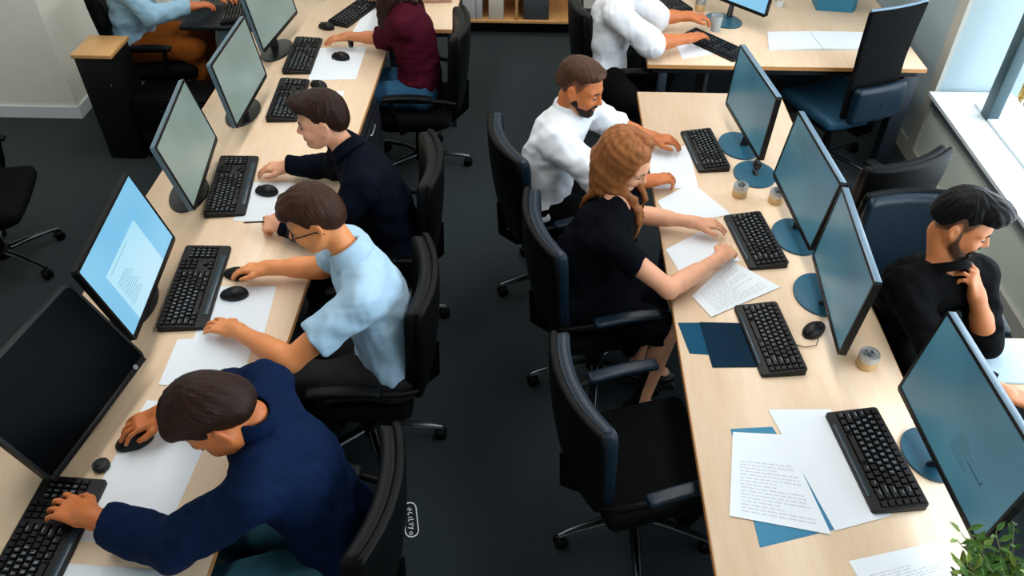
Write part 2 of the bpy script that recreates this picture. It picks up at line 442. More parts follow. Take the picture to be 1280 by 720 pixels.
def face_bits(c, H, s, brow_m, body, base, iris=True, browr=.0042):
    W = lambda *p: c+H@(V(*p)*s)-V(*base)
    X = Matrix(H.tolist())
    for q in (1, -1):
        b = MB(); b.tube([W(.0965, q*.012, .0165), W(.094, q*.026, .022), W(.0835, q*.043, .0205), W(.071, q*.055, .013)], [browr*.8*s, browr*s, browr*.9*s, browr*.4*s], 8)
        b.build('eyebrow', brow_m, body)
        e = MB(); ce = W(.0785, q*.031, -.0045)
        prof = [(0., -.0118)]+[(.0118*math.sin(PI*i/10), -.0118*math.cos(PI*i/10)) for i in range(1, 10)]+[(0., .0118)]
        XX = X @ Matrix(((0, 0, 1), (1, 0, 0), (0, 1, 0)))
        e.lathe([(r*s, z*s) for r, z in prof], ce, 16, 0, X=XX)
        e.lathe([(0, .0005), (.0052*s, .0005), (.0052*s, .002), (0, .002)], Vector(ce)+X @ Vector((.0107*s, 0, -.003*s)), 12, 1, X=XX)
        e.build('eye', [M['eye'], M['iris']], body)
        l = MB(); l.tube([W(.0752+math.sqrt(max(.0152**2-(y*.9)**2, 0)), q*.031+y, -.002-.002*abs(y)/.014) for y in (-.0145, -.01, -.005, 0, .005, .01, .0145)], .0017*s, 6)
        l.build('eyelashes', M['lash'], body)
def beard_obj(c, H, s, m, body, base, full=True):
    W = lambda *p: c+H@(V(*p)*s); v = Vol(.0035)
    for q in (1, -1):
        if full:
            v.add(rc(W(.014, q*.0685, .0), W(.014, q*.062, -.045), .007*s, .0145*s), .01)
            v.add(rc(W(.012, q*.060, -.042), W(.056, q*.036, -.09), .0185*s, .021*s), .015)
            v.add(rc(W(.05, q*.044, -.07), W(.074, q*.026, -.085), .015*s, .014*s), .015)
        v.add(rc(W(.0985, 0, -.0535), W(.085, q*.026, -.062), .0065*s, .0055*s), .008)
        v.add(rc(W(.085, q*.026, -.062), W(.08, q*.026, -.085), .0055*s, .01*s), .01)
    v.add(el(W(.072, 0, -.1), H, V(.028, .036 if full else .026, .024)*s), .015)
    wb = wob(5, .0014, 500)
    v.post = lambda D, X, Y, Z: (D+wb(X, Y, Z)).astype(np.float32)
    vol_obj('beard', v, m, body, base)
def person(label, P, skin, shirt, trousers, hair=None, group=None):
    """P: joints in metres.  Body = one continuous surface; clothes, hair and shoes are its children."""
    sL, sR, hip, hc = V(*P['sL']), V(*P['sR']), V(*P['hip']), V(*P['head'])
    H = hframe(*P['look']); hs = P.get('hs', 1.); w = P.get('w', 1.)
    S = (sL+sR)/2; l = nrm(sL-sR); up = nrm(S-hip); f = nrm(np.cross(l, up)); up2 = np.cross(f, l); T = np.stack([f, l, up2], 1)
    lh = nrm(V(l[0], l[1], 0)); fh = V(lh[1], -lh[0], 0); TH = np.stack([fh, lh, V(0, 0, 1)], 1)
    if 'face' in P: fh = nrm(V(*P['face'])); lh = np.cross(V(0, 0, 1), fh); TH = np.stack([fh, lh, V(0, 0, 1)], 1)
    N = S+up2*.05-f*.012
    base = V(hip[0], hip[1], 0)
    neck_top = hc+H@V(-.03, 0, -.07)*hs
    def torso(v, g, k=.06, clip=None):
        L = lambda t, b: hip*(1-t)+S*t-f*b
        v.add(el(hip+V(0, 0, .03), TH, (.115+g, .16*w+g, .125+g)), k, clip)
        v.add(el(L(.36, .025), T, (.105*P.get('belly', 1)+g, .142*w+g, .19+g)), k, clip)
        v.add(el(L(.70, .03), T, (.113+g, .158*w+g, .2+g)), k, clip)
        v.add(rc(S+(sL-S)*.7-up2*.02, S+(sR-S)*.7-up2*.02, .062*w+g, .062*w+g), k, clip)
        for q in (sL, sR):
            v.add(rc(N-f*.01-up2*.01, q+up2*.005, .046+g*.6, .046*w+g), .04, clip)
    ar = P.get('arm', 1.); P = dict(P); rz_ = P.get('lift', .02)
    for k_ in ('eL', 'eR', 'wL', 'wR'): P[k_] = (P[k_][0], P[k_][1], P[k_][2]+rz_)
    sides = (('L', sL, 1), ('R', sR, -1))
    B = Vol(.0045)
    torso(B, -.008)
    B.add(rc(N-up2*.03, neck_top, .056*P.get('nk', 1), .05*P.get('nk', 1)), .03)
    head_prims(B, hc, H, hs, P.get('female', False))
    for n, s_, q in sides:
        e, wr = V(*P['e'+n]), V(*P['w'+n])
        B.add(rc(s_, e, .053*ar, .041*ar), .03); B.add(rc(e, wr, .042*ar, .0275*ar), .02)
        B.add(rc(e*.8+wr*.2, e*.5+wr*.5, .043*ar, .037*ar), .02)
        hd = dict(P['h'+n]); d = hd.pop('d')
        hand_prims(B, wr, d, q, s=hd.pop('s', 1.), **hd)
    for n, q in (('L', 1), ('R', -1)):
        k_, a_ = V(*P['k'+n]), V(*P['a'+n]); h_ = hip+lh*q*.085+V(0, 0, .01)
        B.add(rc(h_, k_, .088*w, .058*w), .05); B.add(rc(k_, a_, .056, .036), .03)
        fd = nrm(V(k_[0]-h_[0], k_[1]-h_[1], 0)); B.add(rc(a_+V(0, 0, -.02), a_+fd*.13+V(0, 0, -.035), .036, .028), .02)
    Pm, Q = B.mesh(0)
    loc = (Pm-hc)@H/hs; x_, y_, z_ = loc.T; ay = np.abs(y_); rp = lambda v, w_: np.clip(v/w_+.5, 0, 1)
    lip = rp(.0115-.28*ay-np.abs(z_+.0665), .003)*rp(.023-ay, .003)*rp(x_-.082, .004)
    st = bz_ = np.zeros(len(x_))
    if P.get('stubble'):
        lim = np.interp(x_, [-.01, .0, .012, .024, .04, .06, .075, .09], [-.1, .01, .012, -.03, -.052, -.066, -.066, -.05])
        low = np.interp(x_, [0, .02, .05, .08], [-.072, -.09, -.11, -.128])
        st = rp(lim-z_, .014)*rp(z_-low, .012)*rp(x_-.003, .012)*rp(.112-x_, .006)*rp(.09-ay, .004)*rp(z_+.122, .006)
        st = np.maximum(st, rp(x_-.08, .008)*rp(.03-ay, .006)*rp(-.05-z_, .004)*rp(z_+.062, .003))*(1-lip)
    if P.get('buzz'):
        zl = np.interp(x_, [-.13, -.06, -.034, -.02, -.006, .01, .022, .036, .055], [-.045, -.042, -.015, .03, .04, .006, .02, .05, .068])
        bz_ = rp(z_-zl, .016)*rp(.045-x_, .02)*rp(.0785-ay, .003)*rp(.13-z_, .01)
    me = np_mesh('person', Pm-base, Q, [skin])
    for nm, arr in (('lip_mask', lip), ('stubble_mask', st), ('buzz_mask', bz_)):
        at = me.attributes.new(nm, 'FLOAT', 'POINT'); at.data.foreach_set('value', np.asarray(arr, np.float32))
    body = link('person', me, None, base); tag(body, label, 'person', group)
    # shirt
    m, sl, col = shirt['m'], shirt['sleeve'], shirt.get('collar', 0)
    hem = shirt.get('hem', -.03)
    Sv = Vol(.006); hz = (hip+up2*hem)@up2
    torso(Sv, .014, .06, [(-up2, -hz)])
    for n, s_, q in sides:
        e, wr = V(*P['e'+n]), V(*P['w'+n])
        ua, fa = nrm(e-s_), nrm(wr-e); lu, lf = np.linalg.norm(e-s_), np.linalg.norm(wr-e)
        t = sl if not isinstance(sl, dict) else sl[n]
        lo = shirt.get('loose', 1.)
        if t <= 1:
            Sv.add(rc(s_-ua*.0, e, .068*ar, .057*ar*lo), .03, [(ua, (s_+ua*lu*t)@ua)])
        else:
            Sv.add(rc(s_, e, .068*ar, .058*ar*lo), .03)
            Sv.add(rc(e, wr, .058*ar*lo, .046*ar*min(lo, 1.1)), .02, [(fa, (e+fa*lf*(t-1))@fa)])
    nax = nrm(neck_top-N)
    nb = shirt.get('neck', .060)
    Sv.sub(rc(N+nax*.02, N+nax*.16, nb, nb+.01), .012)
    if shirt.get('vneck'): Sv.sub(rc(N+f*.07+up2*.02, N+f*.13-up2*.07, .05, .02), .01)
    wb = wob(shirt.get('seed', 3), shirt.get('wr', .0075), shirt.get('wf', 30)); wb2 = wob(shirt.get('seed', 3)+9, .003, 75)
    def post(D, X, Y, Z):
        i = np.nonzero(np.abs(D) < .03)
        x, y, z = X[i[0], 0, 0], Y[0, i[1], 0], Z[0, 0, i[2]]
        D[i] += (wb(x, y, z*1.3)+wb2(x, y, z)-.003).astype(np.float32); return D
    Sv.post = post
    so = vol_obj(shirt.get('name', 'shirt'), Sv, m, body, base, 1)
    if col:
        Cv = Vol(.004); Cv.add(ring(N+nax*(.034+.012*(col > 1.2)), nax, .069, .03*col, .005), .006)
        vol_obj('collar', Cv, m, so, base, 0)
    # trousers or skirt
    Tv = Vol(.007)
    tz = trousers.get('top', .06)
    Tv.add(el(hip+V(0, 0, .02), TH, (.122, .166*w, .12)), .05, [((0, 0, 1), hip[2]+tz)])
    for n, q in (('L', 1), ('R', -1)):
        k_, a_ = V(*P['k'+n]), V(*P['a'+n]); h_ = hip+lh*q*.085+V(0, 0, .01); d = nrm(a_-k_)
        kk = .12 if trousers.get('skirt') else .04
        if trousers.get('skirt'):
            th = nrm(k_-h_); Tv.add(rc(h_, k_, .1*w, .078), kk, [(th, (k_+th*.01)@th)])
        else:
            Tv.add(rc(h_, k_, .1*w, .074*w), kk); Tv.add(rc(k_, a_, .07, .056), .03, [(d, (a_)@d)])
    wb3 = wob(trousers.get('seed', 4), .008, 30)
    def post2(D, X, Y, Z):
        i = np.nonzero(np.abs(D) < .03); D[i] += wb3(X[i[0], 0, 0], Y[0, i[1], 0], Z[0, 0, i[2]]).astype(np.float32); return D
    Tv.post = post2
    vol_obj('skirt' if trousers.get('skirt') else 'trousers', Tv, trousers['m'], body, base, 1)
    for n, q in (('L', 1), ('R', -1)):
        k_, a_ = V(*P['k'+n]), V(*P['a'+n]); h_ = hip+lh*q*.085
        fd = nrm(V(k_[0]-h_[0], k_[1]-h_[1], 0)); F = np.stack([fd, np.cross(V(0, 0, 1), fd), V(0, 0, 1)], 1)
        sv = Vol(.005); cz = V(a_[0], a_[1], .048)
        sv.add(el(cz+fd*.1+V(0, 0, -.005), F, (.09, .046, .036)), .03); sv.add(rb(cz-fd*.01+V(0, 0, .0), F, (.05, .038, .045), .03), .03)
        sv.add(rb(cz+fd*.055+V(0, 0, -.036), F, (.135, .045, .012), .008), .01)
        vol_obj('shoe', sv, trousers.get('shoe', M['black']), body, base, 0)
    if hair:
        kind = hair.pop('kind', 'short')
        bm_ = hair.get('m')
        if kind == 'short':
            brow = hair.pop('brow', bm_); be = hair.pop('beard', None); bfull = hair.pop('full', True)
            hair_short(None, hc, H, hs, hair.pop('m'), body, base, **hair)
            face_bits(hc, H, hs, brow, body, base)
            if be: beard_obj(hc, H, hs, be, body, base, bfull)
        else:
            hair_long(hc, H, hs, bm_, body, base, drape=lambda p: drape(p, torso), **{k: v for k, v in hair.items() if k not in ('m', 'brow')})
            face_bits(hc, H, hs, hair.get('brow', bm_), body, base, browr=.003)
    body['_'] = 0; del body['_']
    return body, base, hc, H, N
def drape(p, torso, gap=.026):
    v = Vol(); torso(v, .014)
    fs = [o[0][0] for o in v.ops]
    def d(q):
        x, y, z = [np.full((1, 1, 1), a) for a in q]; return min(float(f(x, y, z)) for f in fs)
    p = np.array(p, float)
    for _ in range(6):
        a = d(p)
        if a >= gap: break
        g = np.array([d(p+e)-d(p-e) for e in np.eye(3)*.004]); g[2] *= .35
        p = p+nrm(g)*(gap-a)*.9
    return p
def hair_long(c, H, s, m, body, base, drape=None, length=.2, seed=2, fwd=.02, part=0., front=52):
    W = lambda *p: c+H@(V(*p)*s); v = Vol(.004); rs = np.random.RandomState(seed)
    f0, lo_, hi_ = el(W(-.018, 0, .04), H, V(.105, .082, .089)*s)
    def cap(X, Y, Z):
        p = (X-c[0], Y-c[1], Z-c[2])
        x, y, z = [(p[0]*H[0, i]+p[1]*H[1, i]+p[2]*H[2, i])/s for i in range(3)]
        return np.maximum(f0(X, Y, Z), np.interp(x, [-.2, .0, .02, .035, .05, .07, .1], [-.12, -.1, -.02, .03, .052, .072, .08])-z)
    v.add((cap, lo_, hi_), .01)
    for q in (1, -1):
        n = 20
        for i in range(n):
            t = i/(n-1); th = R(front+(180-front)*t); pts = []; rad = []
            for ph in (74, 54, 34, 14, -4):
                cp, sp = math.cos(R(ph)), math.sin(R(ph))
                pts.append(W(-.017+.107*math.cos(th)*cp+(.05*(1-t)-.02)*sp*sp, q*.086*math.sin(th)*cp+(part+q*.004)*sp, .037+.09*sp)); rad.append(.0105+.0015*cp)
            p2 = W(-.02+.107*math.cos(th), q*.089*math.sin(th), -.05); pts.append(p2); rad.append(.0125)
            out = H@V(math.cos(th)*.5, q*math.sin(th), 0); out[2] = 0
            L = length*(.9+.2*rs.rand()); j = rs.normal(size=3)*.0014
            for k in (1, 2, 3, 4, 5):
                u = k/5; p = p2+V(0, 0, -L*u)+out*.004*u+H[:, 0]*fwd*(1-t)*math.sin(u*2.2)+j*u
                pts.append(drape(p) if drape else p); rad.append(.0125-.0075*max(0, u-.4)/.6)
            for k in range(len(pts)-1): v.add(rc(pts[k], pts[k+1], rad[k]*s, rad[k+1]*s), .013)
    def post(D, X, Y, Z):
        p = (X-c[0], Y-c[1], Z-c[2])
        x, y, z = [(p[0]*H[0, i]+p[1]*H[1, i]+p[2]*H[2, i])/s for i in range(3)]
        az = np.arctan2(y, x+.03)
        return (D+.0003*np.sin(az*52)+.0006*np.sin(az*19+z*14)).astype(np.float32)
    v.post = post
    vol_obj('hair', v, m, body, base, 0)
# ------------------------------------------------------------------ chairs
def chair(name, label, loc, rz, lm, kind='task', group=None, star=12):
    """an office swivel chair that faces local +x"""
    t = empty(name, loc, rz, label, 'chair', group)
    s = Vol(.008)
    def wseat(x, y, z): return x, y, z-.018*((y/.24)**2)-(-.03)*np.maximum(x-.1, 0)**1*1.0*(x > .1)
    s.add(rb((0.02, 0, .43), EYE3, (.245, .25, .042), .038, wseat), .01)
    P, Q = s.mesh(1)
    link('seat', np_mesh('seat', P, Q, M['seat_blue'] if kind == 'mesh' else M['fabric_black']), t)
    p = MB(); p.prism([(x*.94+.02, y*.94) for x, y in rrect(.44, .44, .08)], .372, .396, 0); p.box((.0, 0, .35), (.12, .09, .028), 0, bev=.01)
    p.tube([(.02, -.09, .35), (.05, -.2, .36), (.06, -.25, .365)], .007, 8)
    p.build('seat_pan', M['chair_plastic'], t)
    b = Vol(.008)
    if kind == 'mesh':
        def wb(x, y, z):
            zz = z+.0
            return x-.45*y*y-.035*np.cos(zz*3.6)-.06*np.maximum(zz, 0)**2, y/(.90+.30*np.abs(zz+.02)), z
        b.add(rb((-.27, 0, .83), EYE3, (.016, .20, .33), .015, wb), .01)
        P, Q = b.mesh(1); link('backrest', np_mesh('backrest', P, Q, M['fabric_black']), t)
        c = Vol(.008); c.add(rb((-.3, 0, .60), EYE3, (.03, .185, .115), .028, lambda x, y, z: (x-.45*y*y, y, z)), .01)
        P, Q = c.mesh(1); link('lumbar_pad', np_mesh('lumbar_pad', P, Q, M['leather_blue_sheen']), t)
        e = MB(); e.tube([(-.249+.45*y*y, y, 1.16) for y in np.linspace(-.195, .195, 9)], .009, 8)
        e.build('top_rail', M['highlight_rail'], t)
    else:
        def wb(x, y, z): return x-.85*y*y+.05-.0-.22*(z)*z+.12*z, y/(1+.10*z/.24-.32*(np.abs(z)/.25)**4*.4), z
        b.add(rb((-.24, 0, .74), EYE3, (.03, .235, .245), .02, wb), .01)
        P, Q = b.mesh(1); link('backrest', np_mesh('backrest', P, Q, lm), t)
        c = Vol(.008)
        def wc(x, y, z): return x-.85*y*y+.05-.22*z*z+.12*z, y/(1+.10*z/.25-.13*(np.abs(z)/.26)**4), z
        c.add(rb((-.272, 0, .74), EYE3, (.016, .243, .254), .012, wc), .01)
        P, Q = c.mesh(1); link('back_shell', np_mesh('back_shell', P, Q, M['chair_plastic']), t)
    k = MB(); k.tube([(-.08, 0, .35), (-.22, 0, .36), (-.30, 0, .43), (-.315, 0, .62)], [.03, .032, .026, .018], 10, flat=.5, up=(0, 1, 0))
    k.build('back_bar', M['chair_plastic'], t)
    if kind != 'mesh':
        for q in (1, -1):
            a = MB(); y = q*.285
            a.tube([(.06, q*.2, .375), (.07, q*.262, .40), (.1, y, .52), (.12, y, .632)], .015, 10, flat=1.3, up=(0, 1, 0))
            a.tube([(.12, y, .626), (-.1, y, .624), (-.2, q*.272, .61), (-.255, q*.235, .58)], [.014, .014, .014, .012], 10)
            arm = a.build('armrest', M['chair_plastic'], t)
            v = Vol(.007); v.add(rb((.02, y, .645), EYE3, (.145, .029, .014), .013, lambda x, yy, z: (x, yy, z+.5*x*x+.06*np.minimum(x, 0)*0)), .01)
            P, Q = v.mesh(1); link('arm_pad', np_mesh('arm_pad', P, Q, lm), arm)
    g = MB(); g.lathe([(.028, .10), (.028, .2), (.024, .21), (.024, .27), (.018, .275), (.018, .36)], n=20); g.build('gas_lift', M['chair_plastic'], t)
    h = MB(); h.lathe([(.0, .06), (.042, .062), (.05, .08), (.05, .115), (.035, .13), (.0, .132)], n=24); h.build('hub', M['chair_plastic'], t)
    for i in range(5):
        a = R(star+72*i); d = V(math.cos(a), math.sin(a), 0)
        lg = MB(); lg.tube([d*.03+V(0, 0, .102), d*.15+V(0, 0, .098), d*.27+V(0, 0, .083), d*.315+V(0, 0, .072)], [.024, .021, .016, .013], 10, flat=.7)
        leg = lg.build('leg', M['chair_metal'], t)
        cs = MB(); cx = d*.305; n = V(-d[1], d[0], 0); X = Matrix(((n[0], d[0], 0), (n[1], d[1], 0), (0, 0, 1))) ; X = Matrix(((d[0], 0, n[0]), (d[1], 0, n[1]), (0, 1, 0)))
        for q in (1, -1):
            cs.lathe([(0, -.009), (.024, -.009), (.028, -.005), (.028, .005), (.024, .009), (0, .009)], Vector(cx+n*q*.013+V(0, 0, .028)), 18, 0, X=X)
        cs.tube([cx+V(0, 0, .028), cx+V(0, 0, .07)], .008, 8)
        cs.tube([cx-n*.02+d*-.016+V(0, 0, .045), cx+V(0, 0, .058), cx+d*.016+V(0, 0, .05)], .012, 8)
        cs.build('caster', M['chair_plastic'], leg)
    return t
# ------------------------------------------------------------------ monitors, keyboards, mice
def monitor(label, c, yaw, tilt, w, h, base, screen, edge, basemat, desk=.74, group=None, doc=None, logo=None, brad=.105, thick=.022, cr=.009, strip=False, bsy=1.25):
    """c: centre of the screen; base: x,y of the foot on the desk"""
    n0 = V(math.cos(R(yaw)), math.sin(R(yaw)), 0)
    root = empty('monitor', (base[0], base[1], desk), 0, label, 'monitor', group)
    o = V(base[0], base[1], desk)
    n = V(n0[0]*math.cos(R(tilt)), n0[1]*math.cos(R(tilt)), math.sin(R(tilt))); s_ = V(-n0[1], n0[0], 0); u = np.cross(n, s_)
    X = Matrix((( s_[0], u[0], n[0]), (s_[1], u[1], n[1]), (s_[2], u[2], n[2])))
    c = V(*c)-o
    a = MB(); a.prism(rrect(w+.016, h+.016, cr), -thick, -.0005, 0); 
    hz = a.build('housing', M['bezel'] if strip else edge, root)
    bz = MB()
    o_, i_ = rrect(w+.016, h+.016, cr), rrect(w-.004, h-.006, max(.003, cr-.01))
    nn = len(o_); vs = [(x, y, -.0005) for x, y in o_]+[(x, y, .004) for x, y in o_]+[(x, y, .004) for x, y in i_]+[(x, y, -.0005) for x, y in i_]
    fs = []
    for q in range(nn):
        r_ = (q+1) % nn
        for k in range(4): fs.append((k*nn+q, k*nn+r_, ((k+1) % 4)*nn+r_, ((k+1) % 4)*nn+q))
    bz.raw(vs, fs); bz.box((0, -h/2-.001, .0015), (w/2, .010, .003), 0, bev=.001)
    b2 = bz.build('bezel', M['bezel'], root)
    sc = MB(); sc.prism([(x, y) for x, y in rrect(w-.004, h-.006, max(.003, cr-.01))], .0, .0012, 0); s2 = sc.build('screen', screen, root)
    parts = [hz, b2, s2]
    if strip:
        ts = MB(); ts.box((0, h/2+.0088, -thick/2+.0015), (w/2+.0, .0012, thick/2+.0015), 0, bev=.0006, seg=1); parts.append(ts.build('top_edge_highlight', edge, root))  # pale strip paints the window highlight along the top edge
    bk = MB(); bk.box((0, -.02, -thick-.012), (w*.28, h*.27, .016), 0, bev=.008); parts.append(bk.build('back_cover', M['bezel'], root))
    if doc:
        for nm, mm, rects in doc:
            d = MB()
            for (x0, y0, x1, y1) in rects: d.raw([(x0*w, y0*h, .0016), (x1*w, y0*h, .0016), (x1*w, y1*h, .0016), (x0*w, y1*h, .0016)], [(0, 1, 2, 3)])
            dd = d.build(nm, mm, root); parts.append(dd); dd.parent = s2; dd['_c'] = 1
    if logo:
        for nm, mm, strokes in logo:
            d = MB()
            for st in strokes: d.tube([(x*w, y*h, .0045) for x, y in st], .0013, 6)
            dd = d.build(nm, mm, root); dd.parent = b2; dd['_c'] = 1; parts.append(dd)
    MX = Matrix.Translation(c) @ X.to_4x4()
    for p in parts:
        if '_c' in p: del p['_c']
        else: p.matrix_local = MX
    back = c-n*(thick+.018)
    st = MB(); q0 = V(0, 0, .012)-n0*.0
    off = back-V(0, 0, 0)
    foot = V(off[0]*.75, off[1]*.75, .012) if np.hypot(off[0], off[1]) < .09 else V(off[0]*.4, off[1]*.4, .012)
    st.tube([foot, foot*.5+V(back[0], back[1], .012)*.5+V(0, 0, .06), V(back[0], back[1], .13)-n0*.012, back-V(0, 0, .02)], [.03, .027, .026, .026], 12, flat=.45, up=tuple(s_))
    st.build('stand', M['base_black'], root)
    bs = MB(); ang = math.atan2(n0[1], n0[0])
    prof = [(0, 0), (brad*.99, 0), (brad, .004), (brad*.98, .009), (brad*.6, .012), (0, .013)]
    bs.lathe(prof, n=40, sy=bsy, X=Matrix.Rotation(ang, 3, 'Z')); bs.build('base', basemat, root)
    return root
FONT = {'A': '25755', 'B': '65656', 'C': '34443', 'D': '65556', 'E': '74647', 'F': '74644', 'G': '34553', 'H': '55755', 'I': '72227', 'J': '11152', 'K': '55655', 'L': '44447', 'M': '57755', 'N': '65555', 'O': '25552', 'P': '65644', 'Q': '25563', 'R': '65655', 'S': '34216', 'T': '72222', 'U': '55557', 'V': '55552', 'W': '55775', 'X': '55255', 'Y': '55222', 'Z': '71247', '1': '26227', '2': '61247', '3': '61216', '4': '55711', '5': '74616', '6': '34652', '7': '71122', '8': '25252', '9': '25316', '0': '25552'}
ROWS = ['1234567890', 'QWERTYUIOP', 'ASDFGHJKL', 'ZXCVBNM']
KEYS = {}
def keyboard_meshes(L, W, rest):
    """key x runs along the length, y from the front edge (towards the typist) to the rear"""
    key = (L, W, rest)
    if key in KEYS: return KEYS[key]
    b = MB(); w0 = -W/2; bm = bmesh.new()
    poly = rrect(L, W, .012); n = len(poly)
    def zt(y): return .013+.014*(y+W/2)/W
    vs = [(x, y, 0) for x, y in poly]+[(x, y, zt(y)-.002) for x, y in poly]+[(x*(1-.004/L), y*(1-.006/W), zt(y)) for x, y in poly]
    fs = [tuple(range(n))[::-1], tuple(range(2*n, 3*n))]+[(k*n+i, k*n+(i+1) % n, (k+1)*n+(i+1) % n, (k+1)*n+i) for k in (0, 1) for i in range(n)]
    b.raw(vs, fs)
    bm.free()
    k = MB(); g = MB(); full = L > .42
    y0 = -W/2+rest+.009; rows = 6; ph = (W-rest-.018)/rows; units = 22.5 if full else 16.; pw = (L-.02)/units
    def one(x, y, wx, ch=None, hy=1.):
        z = zt(y); h = .0075; ix, iy = wx*pw/2-.0012, ph*hy/2-.0012
        sl = .014/W
        def P(a, c_, zz): return (x+a, y+c_, z+zz+sl*c_)
        k.raw([P(-ix, -iy, -.001), P(ix, -iy, -.001), P(ix, iy, -.001), P(-ix, iy, -.001), P(-ix*.78, -iy*.72, h), P(ix*.78, -iy*.72, h), P(ix*.78, iy*.82, h), P(-ix*.78, iy*.82, h)],
              [(0, 1, 5, 4), (1, 2, 6, 5), (2, 3, 7, 6), (3, 0, 4, 7), (4, 5, 6, 7)])
        if ch:
            u = ph*.1
            for r_ in range(5):
                bits = int(FONT[ch][r_])
                for cc in range(3):
                    if bits >> (2-cc) & 1:
                        ax, ay = (cc-1.6)*u, (1.7-r_)*u
                        k.raw([P(ax, ay, h+.0004), P(ax+u, ay, h+.0004), P(ax+u, ay+u, h+.0004), P(ax, ay+u, h+.0004)], [(0, 1, 2, 3)], 1)
        elif wx > 1.2 and wx < 4:
            u = ph*.12
            k.raw([P(-ix*.55, u, h+.0004), P(ix*.2, u, h+.0004), P(ix*.2, u*2.2, h+.0004), P(-ix*.55, u*2.2, h+.0004)], [(0, 1, 2, 3)], 1)
    X0 = -L/2+.01
    lay = [(5, [1]*14, None, 0), (4, [1]*13+[2], ROWS[0], 1), (3, [1.5]+[1]*12+[1.5], ROWS[1], 1), (2, [1.8]+[1]*11+[2.2], ROWS[2], 1), (1, [2.3]+[1]*10+[2.7], ROWS[3], 1), (0, [1.3, 1.1, 1.3, 5.6, 1.3, 1.1, 1.3, 2.], None, 0)]
    for r_, ws, txt, st in lay:
        x = X0; y = y0+(r_+.5)*ph; sc_ = 15./sum(ws)
        for i, wx in enumerate(ws):
            wx *= sc_
            ch = txt[i-st] if txt and 0 <= i-st < len(txt) else None
            one(x+wx*pw/2, y, wx, ch); x += wx*pw
        if full:
            x += .5*pw
            if r_ not in (2,):
                for i in range(3):
                    if r_ == 1 and i != 1: continue
                    one(x+(i+.5)*pw, y, 1)
            x += 3.4*pw
            for i in range(4):
                if r_ == 5: continue
                one(x+(i+.5)*pw*.9, y, .9, '789456123000'[(4-r_)*3+i] if r_ >= 1 and r_ <= 4 and i < 3 and (4-r_)*3+i < 12 else None)
        else:
            one(x+.55*pw, y, .95)
    r = None
    if rest:
        r = MB(); yy = -W/2+rest*.5
        r.box((0, yy, zt(yy)), (L*.36, rest*.32, .003), 0, bev=.002, X=Matrix.Rotation(math.atan(.014/W), 3, 'X'))
    KEYS[key] = (b, k, g, r)
    return KEYS[key]
KM = {}
def keyboard(label, corners_mid, ang, L=.44, W=.15, rest=0., group=None, z=.742):
    root = empty('keyboard', (corners_mid[0], corners_mid[1], z), R(ang), label, 'keyboard', group)
    kk = (L, W, rest)
    if kk not in KM:
        b, k, g, r = keyboard_meshes(*kk)
        KM[kk] = [(nm, o.data) for nm, o in (('case', b.build('case', M['black'])), ('keys', k.build('keys', [M['key'], M['legend']])))]
        if r: KM[kk].append(('palm_rest', r.build('palm_rest', M['casing_blue']).data))
        for o in [o for o in bpy.data.objects if o.name.split('.')[0] in ('case', 'keys', 'key_legends', 'palm_rest') and o.parent is None]: bpy.data.objects.remove(o)
    for nm, me in KM[kk]: link(nm, me, root)
    return root
def mouse(label, xy, ang, z=.742, s=1., top=None, name='computer_mouse', group=None):
    root = empty(name, (xy[0], xy[1], z), R(ang), label, 'mouse', group)
    v = Vol(.003)
    v.add(el((0, 0, .006), EYE3, (.056*s, .032*s, .03*s)), .006, [((0, 0, -1), 0.)])
    v.add(el((-.012*s, 0, .008), EYE3, (.042*s, .031*s, .032*s)), .012, [((0, 0, -1), 0.)])
    v.sub(rc((.005, 0, .041*s), (.06, 0, .026*s), .0016, .0016), .002)
    P, Q = v.mesh(1); link('body', np_mesh('body', P, Q, top or M['black']), root)
    w = MB(); w.lathe([(0, -.004), (.0085*s, -.004), (.0095*s, 0), (.0085*s, .004), (0, .004)], (.03*s, 0, .0265*s), 16, X=Matrix(((1, 0, 0), (0, 0, 1), (0, 1, 0))))
    w.build('scroll_wheel', M['metal_dark'], root)
    return root
def paper(label, pts, z, m='paper', text=None, group=None, name='paper_sheet', th=.0008, cat='paper'):
    """pts: corners in order on the table; text=(lines, margin, x0, x1) prints lines across from edge 0-1 to edge 3-2"""
    c = np.mean(np.array(pts), axis=0); root = empty(name, (c[0], c[1], z), 0, label, cat, group)
    b = MB(); b.prism([(p[0]-c[0], p[1]-c[1]) for p in pts], 0, th); b.build('sheet', M[m], root)
    if text:
        nl, v0, v1, seed = text; rs = random.Random(seed); t = MB(); P = [V(p[0]-c[0], p[1]-c[1]) for p in pts]
        def uv(u, v): return (P[0]*(1-u)+P[1]*u)*(1-v)+(P[3]*(1-u)+P[2]*u)*v
        for i in range(nl):
            v = v0+(v1-v0)*i/nl; dv = (v1-v0)/nl*.38; u = .12; end = .88 if rs.random() < .75 else .55
            while u < end:
                du = rs.uniform(.03, .1); e = min(u+du, .9)
                q = [uv(u, v), uv(e, v), uv(e, v+dv), uv(u, v+dv)]
                t.raw([(a[0], a[1], th+.0004) for a in q], [(0, 1, 2, 3)]); u = e+.018
        t.build('printed_text', M['ink'], root)
    return root
